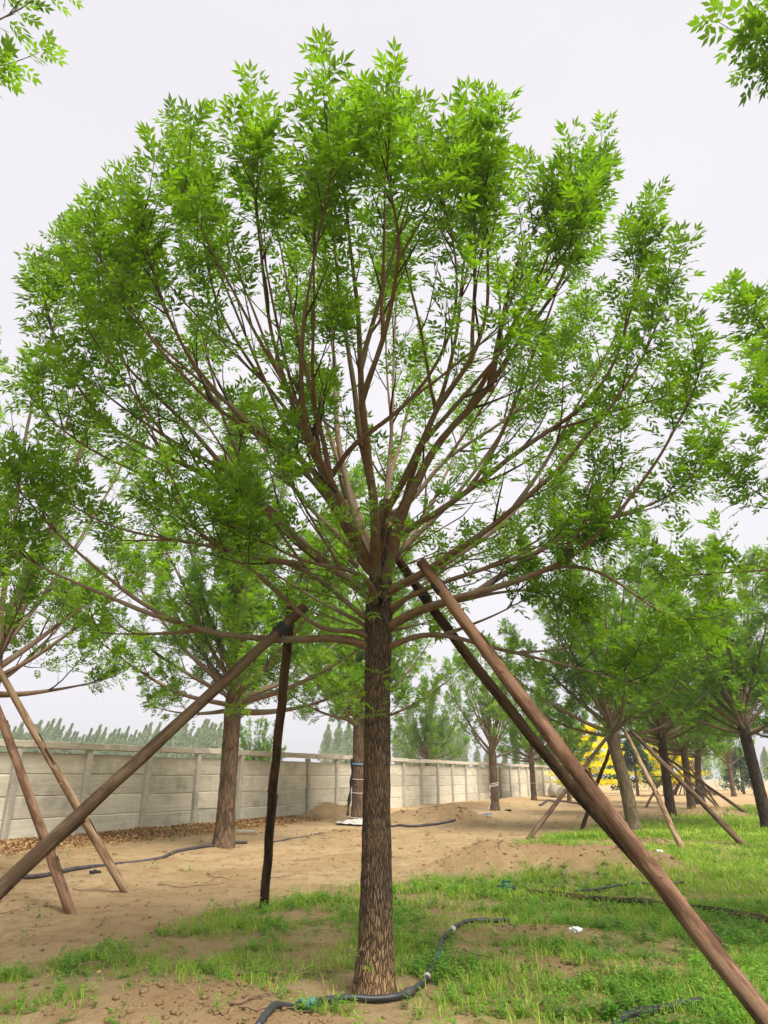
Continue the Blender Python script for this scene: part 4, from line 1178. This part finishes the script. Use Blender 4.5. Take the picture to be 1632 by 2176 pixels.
hose([(0.2, 25.11), (0.96, 24.65), (1.6, 25.34), (2.42, 26.33)], 0.04, 'hose_dusty', 'dark hose in front of the earth mound right of the big trunk', 0.01, 50)
hose([(8.2, 40.5), (9.3, 43.5), (10.4, 43.8), (11.6, 40.8)], 0.05, 'hose_dusty', 'far looped hose on the sand near the end of the wall', 0.05, 50)
hose([(2.6, 10.9), (3.1, 11.3), (3.7, 11.6), (4.4, 11.7)], 0.018, 'hose', 'thin black drip line behind the fallen log', 0.03, 40)

lp = on_ground([(1.99, 11.08), (2.92, 10.28), (3.34, 9.80), (4.45, 8.55)], 50, 0.03)
lg = empty('fallen_log', tuple(lp[0]))
tb = Tubes(); tb.add(lp - lp[0], np.linspace(0.030, 0.062, 50), 14, cap=True, rough=0.16, seed=8, freq=(8, 1.6))
obj('shaft', tb.mesh('shaft'), M['pole_dark'], lg)
for i in (9, 22, 35):
    tb = Tubes(); tb.add(np.array([lp[i] - lp[0], lp[i] - lp[0] + np.array([0.03, -0.05, 0.05])]), [0.025, 0.012], 8, cap=True)
    obj('knot', tb.mesh('knot'), M['pole'], lg)
tag(lg, 'dark fallen pole lying in the grass to the right', 'log')

vz = hz(1.73, 11.3)
vv = empty('valve_box', (1.73, 11.3, vz))
tb = Tubes(); tb.add(np.array([(0, 0, -0.02), (0, 0, 0.05), (0, 0, 0.10), (0, 0, 0.125)]), [0.06, 0.06, 0.055, 0.03], 14, cap=True)
obj('body', tb.mesh('body'), M['green_plastic'], vv)
tb = Tubes(); tb.add(np.array([(-0.13, 0.02, 0.05), (0, 0, 0.055), (0.13, -0.02, 0.05)]), [0.035, 0.03, 0.035], 10, cap=True)
obj('pipe_tee', tb.mesh('pipe_tee'), M['hose'], vv)
tb = Tubes(); tb.add(np.array([(-0.05, 0, 0.14), (0.06, 0, 0.14)]), [0.012, 0.012], 8, cap=True)
obj('handle', tb.mesh('handle'), M['green_plastic'], vv)
tag(vv, 'small dark green irrigation valve on the ground left of the fallen log', 'valve')

def crumple(name, x, y, r, mat, label, seed, flat=0.5, cat='litter'):
    import bmesh
    bm = bmesh.new()
    bmesh.ops.create_icosphere(bm, subdivisions=3, radius=r)
    g = random.Random(seed)
    for v in bm.verts:
        k = 1 + 0.55 * math.sin(v.co.x / r * 5 + seed) * math.cos(v.co.y / r * 6.3 + seed * 2) + g.uniform(-0.18, 0.18)
        v.co *= k
        v.co.z = v.co.z * flat + r * flat * 0.6
    me = bpy.data.meshes.new(name); bm.to_mesh(me); bm.free()
    o = obj(name, me, M[mat], None, (x, y, hz(x, y)))
    o.rotation_euler = (0, 0, seed)
    return tag(o, label, cat, 'rubbish scattered on the ground')
crumple('plastic_bag', 1.93, 8.14, 0.05, 'white_plastic', 'crumpled white plastic scrap in the grass right of the hose', 3)
crumple('plastic_bag', 4.27, 31.99, 0.17, 'blue_plastic', 'blue and white plastic scrap on the sand before the thin-crowned tree', 5, 0.4)
crumple('plastic_bag', 2.9, 33.8, 0.12, 'red_plastic', 'small red scrap on the ground at the foot of the wall', 7, 0.4)
crumple('plastic_bag', -4.75, 13.0, 0.07, 'rubber', 'small black scrap beside the dusty hose at the left', 9, 0.4)
crumple('plastic_bag', 5.75, 35.5, 0.13, 'rubber', 'dark scrap on the sand right of the thin-crowned tree', 2, 0.3)
crumple('plastic_bag', 4.6, 13.1, 0.05, 'white_plastic', 'tiny grey scrap on the earth mound right of the thick pole', 4, 0.4)
# concrete ring and board by the wall
cr = Tubes(); cr.add(np.array([(-0.45, 0, 0.45), (0.45, 0, 0.45)]), [0.45, 0.45], 24); cr.add(np.array([(0.45, 0, 0.45), (-0.45, 0, 0.45)]), [0.33, 0.33], 24)
a = np.arange(24)
cr.Q.append(np.stack([a + 25, a + 26, a + 51, a + 50], 1)); cr.Q.append(np.stack([a + 1, a, a + 75, a + 76], 1))
o = obj('concrete_ring', cr.mesh('concrete_ring'), M['post'], None, (13.0, 57.5, hz(13, 57.5) - 0.03), R(-60))
tag(o, 'short concrete pipe ring lying by the far end of the wall', 'pipe')
bd = obj('board', box_mesh('board', 0.55, 0.16, 0.03, 0.004), M['post'], None, (-3.9, 21.9, hz(-3.9, 21.9) + 0.05), 0.5)
bd.rotation_euler = (0.06, 0.05, 0.4)
tag(bd, 'flat pale slab lying on the dry leaves before the wall', 'slab')

# fallen twigs
g = np.random.default_rng(8)
for i, (x, y, L_, a) in enumerate([(-1.2, 6.75, 0.9, 0.25), (-0.95, 6.55, 0.6, 0.1), (-1.0, 5.4, 0.5, 1.0), (-2.9, 13.0, 1.1, -1.2), (-3.3, 11.6, 1.0, 0.2), (-4.3, 11.0, 0.9, 0.3), (-1.9, 12.2, 0.6, 0.7), (-0.4, 15.5, 1.0, -0.4),
                                   (0.7, 7.3, 0.7, -0.8), (-2.6, 6.9, 0.4, 0.5), (-1.7, 14.8, 0.8, 0.9), (-0.9, 5.2, 0.45, 0.5), (1.9, 12.9, 0.5, 1.5), (-4.6, 9.2, 0.5, 0.3), (-3.0, 8.6, 0.45, 1.9), (1.2, 6.1, 0.5, 0.3)]):
    P = shoot_path(np.array([x, y, 0.0]), np.array([math.cos(a), math.sin(a), 0]), L_, 8, 0, 0.35, g)
    P[:, 2] = height(P[:, 0], P[:, 1]) + 0.014 + 0.015 * np.abs(np.sin(np.arange(9) * 0.8 + i))
    tb = Tubes(); tb.add(P - P[0], np.linspace(0.009, 0.003, 9), 6, cap=True)
    br = shoot_path(P[4] - P[0], norm(P[5] - P[4]) + np.array([0.4, -0.5, 0.1]), L_ * 0.35, 4, 0, 0.3, g)
    tb.add(br, np.linspace(0.005, 0.002, 5), 5)
    o = obj('fallen_twig', tb.mesh('fallen_twig'), M['twig'], None, tuple(P[0]))
    tag(o, 'thin dry twig lying on the soil', 'twig', 'dry twigs dropped on the ground')
tw_ = Tubes(); tw_.add(np.array([(0, 0, -0.05), (-0.03, 0.0, 0.12), (-0.09, 0.01, 0.30)]), [0.011, 0.009, 0.005], 6, cap=True)
tag(obj('upright_stick', tw_.mesh('upright_stick'), M['twig'], None, gz(1.75, 13.9)), 'thin brown stick poking up from the earth mound', 'stick')

# ------------------------------------------------------------------ golden tiered trees and a conifer
def blob_leaves(g, c, rad, n, size, up=0.6):
    u = norm(g.normal(0, 1, (n, 3))) * (g.random((n, 1)) ** 0.4)
    p = np.array(c) + u * np.array(rad)
    return p, norm(g.normal(0, 1, (n, 3))), norm(g.normal(0, 0.6, (n, 3)) + np.array([0, 0, up])), size * g.uniform(0.6, 1.3, n)
BIG = [(np.array([(0, 0, 0), (0.5, 0.24, 0.02), (1, 0, -0.1), (0.5, -0.24, 0.02)]), np.array([(0, 3, 1), (1, 3, 2)]))]
def mass(name, parts, g, mat, parent, tint=0.5):
    p, X, Z, s = [np.concatenate(v) for v in zip(*parts)]
    return obj(name, leaf_cloud(name, {'pos': p, 'X': X, 'Z': Z, 'size': s, 'tint': np.clip(tint + g.normal(0, 0.22, len(p)), 0, 1)}, BIG, g), M[mat], parent)
def gold_tree(x, y, H, W, seed, label):
    g = np.random.default_rng(seed)
    root = empty('golden_tree', gz(x, y, -0.05))
    for k in range(2):
        tb = Tubes()
        P = shoot_path(np.array([0.5 * k - 0.25, 0, 0.0]), np.array([0.1 * (k - 0.5), 0, 1]), H * 0.85, 8, 0.3, 0.2, g)
        tb.add(P, np.linspace(0.16, 0.04, 9), 8, rough=0.1)
        obj('trunk', tb.mesh('trunk'), M['bark_far'], root)
    for j in range(7):
        z = H * (0.24 + 0.72 * j / 6)
        w = W * (1.0 - 0.55 * (j / 6) ** 2) * g.uniform(0.8, 1.05)
        parts = []
        bt = Tubes()
        for q in range(8):
            a = g.uniform(0, 6.28); rr = w * 0.5 * math.sqrt(g.random())
            c = np.array([rr * math.cos(a), rr * math.sin(a), z + g.normal(0, 0.08)])
            parts.append(blob_leaves(g, c, (w * 0.26, w * 0.26, 0.17), 190, 0.20))
            bt.add(np.array([(0, 0, z - 0.35), c * np.array([0.5, 0.5, 1]) - np.array([0, 0, 0.2]), c - np.array([0, 0, 0.08])]), [0.04, 0.03, 0.012], 5)
        tier = mass('foliage_tier', parts, g, 'leaf_gold', root)
        tier['kind'] = 'stuff'
        obj('branches', bt.mesh('branches'), M['bark_far'], tier)
    return tag(root, label, 'tree', 'golden-leaved trees clipped in tiers')
gold_tree(15.6, 58.0, 5.2, 5.6, 31, 'bright yellow tree clipped in flat tiers, behind the steep dark pole')
gold_tree(23.6, 63.5, 5.0, 5.0, 32, 'bright yellow tiered tree partly hidden by the straight dark trunk')
def conifer(x, y, H, W, seed, label):
    g = np.random.default_rng(seed)
    root = empty('conifer', gz(x, y, -0.05))
    tb = Tubes(); tb.add(np.array([(0, 0, 0), (0.03, 0, H * 0.5), (0, 0, H * 0.95)]), [0.14, 0.08, 0.02], 8)
    obj('trunk', tb.mesh('trunk'), M['bark_far'], root)
    parts = []
    for j in range(80):
        q = g.random() ** 0.8
        a = g.uniform(0, 6.28)
        rr = W * 0.5 * (1.02 - q) * g.uniform(0.5, 1.0)
        parts.append(blob_leaves(g, (rr * math.cos(a), rr * math.sin(a), H * (0.12 + 0.86 * q)), (0.38, 0.38, 0.22), 65, 0.22, 0.3))
    c = mass('crown', parts, g, 'leaf_pine', root); c['kind'] = 'stuff'
    return tag(root, label, 'conifer', 'dark conifers at the back of the nursery')
conifer(20.6, 62.0, 5.0, 4.2, 41, 'dark green conifer between the two golden trees')
conifer(22.4, 72.0, 5.5, 4.0, 42, 'dark conifer set back behind the first dark one')
conifer(33.0, 70.0, 4.0, 4.5, 43, 'dull green bushy conifer at the far right behind the stacked poles')

# ------------------------------------------------------------------ poles stacked like a tent, low wall, far bushes
ps = empty('pole_stack', gz(26.5, 66.0))
tag(ps, 'bundle of spare poles leaning together on the open ground far right', 'pole stack')
g = np.random.default_rng(12)
for i in range(34):
    a = g.uniform(0, 6.28); rr = g.uniform(0.8, 2.6)
    f = np.array([rr * math.cos(a), rr * math.sin(a), -0.03]); t_ = np.array([g.normal(0, 0.35), g.normal(0, 0.35), g.uniform(2.3, 3.3)])
    tb = Tubes(); tb.add(np.stack([f + (t_ - f) * u for u in np.linspace(0, 1.15, 5)]), np.linspace(0.06, 0.04, 5), 6, cap=True)
    obj('pole', tb.mesh('pole'), M['pole_tan' if i % 3 else 'pole'], ps)
lw = obj('low_wall', box_mesh('low_wall', 34.0, 0.25, 1.25, 0.02, 0.02, rw, 14), M['coping'], None, (52.0, 92.0, -0.1), R(-4))
tag(lw, 'low pale wall far away at the right edge', 'wall')
def bush(x, y, r, h, seed, label, mat='leaf_far', grp='bushes at the far edge of the nursery'):
    g = np.random.default_rng(seed)
    root = empty('bush', gz(x, y, -0.05))
    parts = [blob_leaves(g, (g.normal(0, r * 0.4), g.normal(0, r * 0.4), h * g.uniform(0.2, 0.85)), (r * 0.45, r * 0.45, h * 0.2), 80, 0.26) for _ in range(26)]
    tb = Tubes()
    for k in range(5):
        tb.add(np.array([(0, 0, 0), (g.normal(0, r * 0.2), g.normal(0, r * 0.2), h * 0.4), (g.normal(0, r * 0.4), g.normal(0, r * 0.4), h * 0.8)]), [0.05, 0.035, 0.01], 5)
    obj('stems', tb.mesh('stems'), M['bark_far'], root)
    c = mass('foliage', parts, g, mat, root); c['kind'] = 'stuff'
    return tag(root, label, 'bush', grp)
bush(21.0, 38.0, 1.5, 3.2, 51, 'olive green bush at the right edge behind the blackish trunk')
bush(33.0, 62.0, 2.0, 3.0, 52, 'grey-green bush beside the bundle of spare poles')
bush(30.0, 84.0, 2.5, 4.5, 53, 'tall hazy bush behind the bundle of spare poles')
bush(40.0, 86.0, 3.0, 5.0, 54, 'hazy round bush far right above the low wall')
bush(17.5, 80.0, 2.5, 4.0, 55, 'dark bush seen between the first golden tree and the conifer')

# ------------------------------------------------------------------ poplars beyond the wall
def poplar_mesh(seed, H, W, lean):
    g = np.random.default_rng(seed)
    P, X, Z, S = [], [], [], []
    n = 2400
    q = g.random(n) ** 0.75
    r = W * 0.5 * np.clip(np.sin(np.clip(q * 1.02 + 0.06, 0, 1) * np.pi) ** 0.6, 0.08, 1) * g.random(n) ** 0.6 * (1 + 0.5 * vnoise(q * 14, np.round(g.random(n) * 5), None, seed))
    a = g.uniform(0, 2 * np.pi, n)
    P = np.stack([r * np.cos(a) + lean * q ** 1.5 * H, r * np.sin(a), 0.6 + q * (H - 0.6)], 1)
    X = norm(np.stack([np.cos(a) * 0.5 + 0.4 * np.sign(lean), np.sin(a) * 0.5, np.full(n, 1.6)], 1) + g.normal(0, 0.3, (n, 3)))
    Z = norm(g.normal(0, 1, (n, 3)))
    me = leaf_cloud('crown', {'pos': P, 'X': X, 'Z': Z, 'size': g.uniform(0.2, 0.55, n) * H / 9, 'tint': np.clip(g.normal(0.5, 0.25, n), 0, 1)}, BIG, g)
    me.materials.append(M['leaf_poplar'])
    tb = Tubes(); tb.add(np.array([(0, 0, -0.2), (lean * 0.3 * H, 0, H * 0.5), (lean * H * 0.9, 0, H * 0.95)]), [0.16, 0.1, 0.02], 6)
    tm = tb.mesh('trunk'); tm.materials.append(M['bark_far'])
    return me, tm
PM = [poplar_mesh(71 + i, 9.0, 1.5 + 0.3 * i, 0.20) for i in range(3)] + [poplar_mesh(81 + i, 11.0, 2.2 + 0.4 * i, 0.03) for i in range(3)]
g = np.random.default_rng(14)
def poplars(px0, px1, y, n, kinds, s0, s1, label, grp):
    for i in range(n):
        x = px0 + (px1 - px0) * (i + g.uniform(-0.3, 0.3)) / max(1, n - 1)
        yy = y + g.uniform(-8, 8)
        root = empty('poplar', (x * yy / y, yy, -0.1), g.uniform(-0.35, 0.35))
        k = int(g.choice(kinds))
        s = g.uniform(s0, s1)
        root.scale = (s, s, s)
        c = obj('crown', PM[k][0], None, root); c['kind'] = 'stuff'
        obj('trunk', PM[k][1], None, root)
        tag(root, label, 'poplar', grp)
poplars(-99, -40.5, 185, 58, [0, 1, 2], 1.15, 1.62, 'wind-bent grey-green poplar in the row beyond the left half of the wall', 'poplars beyond the left half of the wall')
poplars(-13, -7, 175, 4, [3, 4], 1.05, 1.3, 'poplar in the small clump over the wall just left of the big trunk', 'poplars just left of the big trunk')
poplars(3.0, 18.5, 178, 9, [3, 4, 5], 1.08, 1.36, 'upright blue-green poplar over the wall just right of the big trunk', 'poplars just right of the big trunk')
poplars(14, 26, 135, 7, [3, 4, 5], 0.5, 0.65, 'low distant poplar above the far end of the wall', 'poplars above the far end of the wall')
poplars(30, 85, 150, 20, [3, 4, 5], 0.55, 0.8, 'hazy poplar in the far row at the right', 'poplars in the far row at the right')

# ------------------------------------------------------------------ grass, weeds, clods, dry leaves
def scatter(g, n, x0, x1, y0, y1, fn, ypow=1.0):
    xs, ys = [], []
    have = 0
    while have < n:
        m = n * 2
        y = y0 + (y1 - y0) * g.random(m) ** ypow
        half = 0.62 * y + 1.0
        x = g.uniform(-1, 1, m) * half
        ok = (x > x0) & (x < x1) & (g.random(m) < fn(x, y))
        xs.append(x[ok]); ys.append(y[ok]); have += int(ok.sum())
    x, y = np.concatenate(xs)[:n], np.concatenate(ys)[:n]
    return x, y
def blades(name, n, y0, y1, hmin, hmax, wid, seed, per=4, spread=0.03, ypow=1.0, label=''):
    g = np.random.default_rng(seed)
    m = n // per
    x, y = scatter(g, m, -40, 60, y0, y1, lambda a, b: turf(a, b) ** 1.6, ypow)
    tuft = np.clip(0.75 + 0.9 * fbm(x * 1.3, y * 1.3, 3, 5), 0.35, 1.5)
    x = np.repeat(x, per) + g.normal(0, spread, m * per); y = np.repeat(y, per) + g.normal(0, spread, m * per)
    N = m * per
    z = height(x, y) - 0.005
    Hh = g.uniform(hmin, hmax, N) * np.repeat(tuft, per)
    a = g.uniform(0, 2 * np.pi, N)
    lean = g.uniform(0.2, 1.4, N) * Hh
    dx, dy = np.cos(a), np.sin(a)
    w = wid * g.uniform(0.6, 1.4, N)
    V = np.zeros((N, 5, 3))
    V[:, 0] = np.stack([x - dy * w, y + dx * w, z], 1)
    V[:, 1] = np.stack([x + dy * w, y - dx * w, z], 1)
    V[:, 2] = np.stack([x - dy * w * 0.8 + dx * lean * 0.35, y + dx * w * 0.8 + dy * lean * 0.35, z + Hh * 0.6], 1)
    V[:, 3] = np.stack([x + dy * w * 0.8 + dx * lean * 0.35, y - dx * w * 0.8 + dy * lean * 0.35, z + Hh * 0.6], 1)
    V[:, 4] = np.stack([x + dx * lean, y + dy * lean, z + Hh], 1)
    b = (np.arange(N) * 5)[:, None]
    T = np.concatenate([b + np.array([[0, 1, 3]]), b + np.array([[0, 3, 2]]), b + np.array([[2, 3, 4]])])
    tn = np.clip(0.45 + 0.5 * fbm(x * 0.8, y * 0.8, 2, 15) + g.normal(0, 0.2, N) + 0.45 * (g.random(N) < 0.16), 0, 1)
    o = obj(name, make_mesh(name, V.reshape(-1, 3), T, attrs={'tint': np.repeat(tn, 5)}, smooth=False), M['grass'])
    tag(o, label, 'grass', None, 'stuff')
blades('grass', 66000, 3.6, 9.5, 0.025, 0.11, 0.0028, 1, 5, 0.035, 0.9, 'short green grass round the foot of the big tree')
blades('grass', 54000, 9.5, 20.0, 0.04, 0.12, 0.0055, 2, 5, 0.05, 1.0, 'pale green grass around and behind the fallen log')
blades('grass', 40000, 20.0, 60.0, 0.06, 0.18, 0.014, 3, 5, 0.09, 1.6, 'distant grass under the trees at the right')

def weed_templates(g, k):
    out = []
    for _ in range(k):
        V, T = [], []
        for st in range(g.integers(2, 5)):
            d = norm(np.array([g.normal(0, 0.45), g.normal(0, 0.45), 1.0]))
            L = g.uniform(0.5, 1.0)
            for j in range(5):
                u = 0.2 + 0.8 * j / 4
                p = d * L * u
                a = j * 2.4 + g.uniform(0, 1)
                o = norm(np.array([math.cos(a), math.sin(a), g.uniform(0.1, 0.7)]))
                sd = norm(np.cross(o, [0, 0, 1])) * 0.075
                ln = 0.30 * (1.1 - 0.5 * u)
                b = len(V)
                V += [p, p + o * ln * 0.5 + sd, p + o * ln - np.array([0, 0, 0.04]), p + o * ln * 0.5 - sd]
                T += [(b, b + 1, b + 3), (b + 1, b + 2, b + 3)]
            b = len(V)
            V += [np.array([0.012, 0, 0]), np.array([-0.012, 0, 0]), d * L]
            T += [(b, b + 1, b + 2)]
        out.append((np.array(V), np.array(T)))
    return out
def weeds(name, n, y0, y1, h0, h1, seed, fn, label, ypow=1.0):
    g = np.random.default_rng(seed)
    x, y = scatter(g, n, -40, 60, y0, y1, fn, ypow)
    a = g.uniform(0, 6.28, n)
    Xx = np.stack([np.cos(a), np.sin(a), np.zeros(n)], 1)
    Zz = norm(np.stack([g.normal(0, 0.15, n), g.normal(0, 0.15, n), np.ones(n)], 1))
    lvw = {'pos': np.stack([x, y, height(x, y) - 0.01], 1), 'X': Xx, 'Z': Zz, 'size': g.uniform(h0, h1, n), 'tint': np.clip(0.5 + g.normal(0, 0.22, n) + 0.4 * fbm(x * 0.7, y * 0.7, 2, 25), 0, 1)}
    o = obj(name, leaf_cloud(name, lvw, weed_templates(g, 7), g), M['weed'])
    tag(o, label, 'weeds', None, 'stuff')
weeds('weeds', 7000, 3.6, 10.0, 0.05, 0.19, 5, lambda a, b: np.clip(turf(a, b) ** 2 * np.clip(0.6 + 1.6 * fbm(a * 1.1 + 3, b * 1.1, 2, 99), 0, 1) + 0.012, 0, 1), 'low broad-leaved weeds mixed into the near grass')
weeds('weeds', 2600, 10.0, 34.0, 0.10, 0.26, 6, lambda a, b: np.clip(turf(a, b) ** 2 * np.clip(0.5 + 1.6 * fbm(a * 0.6 + 3, b * 0.6, 2, 98), 0, 1) + 0.004, 0, 1), 'taller weeds growing in the grass under the right trees', 1.3)

def clods(n, y0, y1, s0, s1, seed, fn, label):
    g = np.random.default_rng(seed)
    x, y = scatter(g, n, -16, 20, y0, y1, fn, 1.2)
    oc = np.array([(1, 0, 0), (-1, 0, 0), (0, 1, 0), (0, -1, 0), (0, 0, 1), (0, 0, -1), (.7, .7, .3), (-.7, .7, .25), (-.7, -.7, .3), (.7, -.7, .35)], float)
    tri = np.array([(0, 6, 4), (6, 2, 4), (2, 7, 4), (7, 1, 4), (1, 8, 4), (8, 3, 4), (3, 9, 4), (9, 0, 4), (6, 0, 5), (2, 6, 5), (7, 2, 5), (1, 7, 5), (8, 1, 5), (3, 8, 5), (9, 3, 5), (0, 9, 5)])
    s = s0 + (s1 - s0) * g.random(n) ** 3
    V = oc[None] * g.uniform(0.65, 1.2, (n, 10, 1)) * (s[:, None, None] * g.uniform(0.7, 1.2, (n, 1, 3)) * np.array([1, 1, 0.75]))
    V = V + np.stack([x, y, height(x, y) + s * 0.18], 1)[:, None, :]
    T = (tri[None] + (np.arange(n) * 10)[:, None, None]).reshape(-1, 3)
    o = obj('soil_clods', make_mesh('soil_clods', V.reshape(-1, 3), T, attrs={'turned': np.full(n * 10, 0.35)}), M['soil'])
    tag(o, label, 'soil', None, 'stuff')
clods(4500, 3.8, 16.0, 0.005, 0.032, 7, lambda a, b: np.clip(0.12 + 0.9 * mound_sum(a, b, True) - 0.5 * turf(a, b), 0.02, 1), 'crumbs of dry earth on the near soil and mounds')
clods(2200, 16.0, 36.0, 0.012, 0.07, 8, lambda a, b: np.clip(0.05 + 0.95 * mound_sum(a, b, True), 0, 1), 'clods of earth on the far mounds')

g = np.random.default_rng(9)
n = 30000
tt_ = g.uniform(-6, 12.2, n * 3)
ww = np.abs(g.normal(0, 1.5, n * 3)) + 0.05
ok = g.random(n * 3) < np.clip(1.6 - ww / (1.7 - 0.045 * np.maximum(tt_, 0)), 0, 1) * np.clip(0.75 + 0.8 * fbm(tt_ * 1.1, ww * 1.1, 2, 44), 0.1, 1)
tt_, ww = tt_[ok][:n], ww[ok][:n]
lx = WALL0[0] + WDIR[0] * tt_ + WNRM[0] * (ww + 0.1); ly = WALL0[1] + WDIR[1] * tt_ + WNRM[1] * (ww + 0.1)
sx_ = g.uniform(-7, 3, 700); sy_ = g.uniform(6, 24, 700)
lx = np.r_[lx, sx_]; ly = np.r_[ly, sy_]
n = len(lx)
a = g.uniform(0, 6.28, n)
Z = norm(np.stack([g.normal(0, 0.5, n), g.normal(0, 0.5, n), np.ones(n)], 1))
X = norm(np.stack([np.cos(a), np.sin(a), g.normal(0.1, 0.3, n)], 1))
CURL = [(np.array([(0, 0, 0), (0.5, 0.22, 0.14), (1, 0, 0.16), (0.5, -0.22, 0.02)]), np.array([(0, 3, 1), (1, 3, 2)]))]
lit = leaf_cloud('leaf_litter', {'pos': np.stack([lx, ly, height(lx, ly) + 0.012], 1), 'X': X, 'Z': Z, 'size': np.where(np.arange(n) < len(tt_), g.uniform(0.05, 0.11, n), g.uniform(0.02, 0.05, n)), 'tint': np.clip(g.normal(0.5, 0.25, n), 0, 1)}, CURL, g)
tag(obj('leaf_litter', lit, M['dry_leaf']), 'brown dry leaves drifted along the foot of the wall', 'leaf litter', None, 'stuff')

# ------------------------------------------------------------------ haze
HAZE = 0.0010
if HAZE:
    hm = bpy.data.materials.new('haze')
    hm.use_nodes = True
    ht = hm.node_tree
    ht.nodes.clear()
    ho = ht.nodes.new('ShaderNodeOutputMaterial')
    hv = ht.nodes.new('ShaderNodeVolumePrincipled')
    hv.inputs['Color'].default_value = (0.93, 0.94, 0.96, 1)
    hv.inputs['Density'].default_value = HAZE
    hv.inputs['Anisotropy'].default_value = 0.3
    ht.links.new(hv.outputs['Volume'], ho.inputs['Volume'])
    hb = box_mesh('haze', 900, 900, 16.0, 0)
    ob = obj('haze', hb, hm, None, (0, 0, -2.0))
    ob['kind'] = 'stuff'
    ob['label'] = 'thin pale haze over the whole nursery'
    ob['category'] = 'haze'
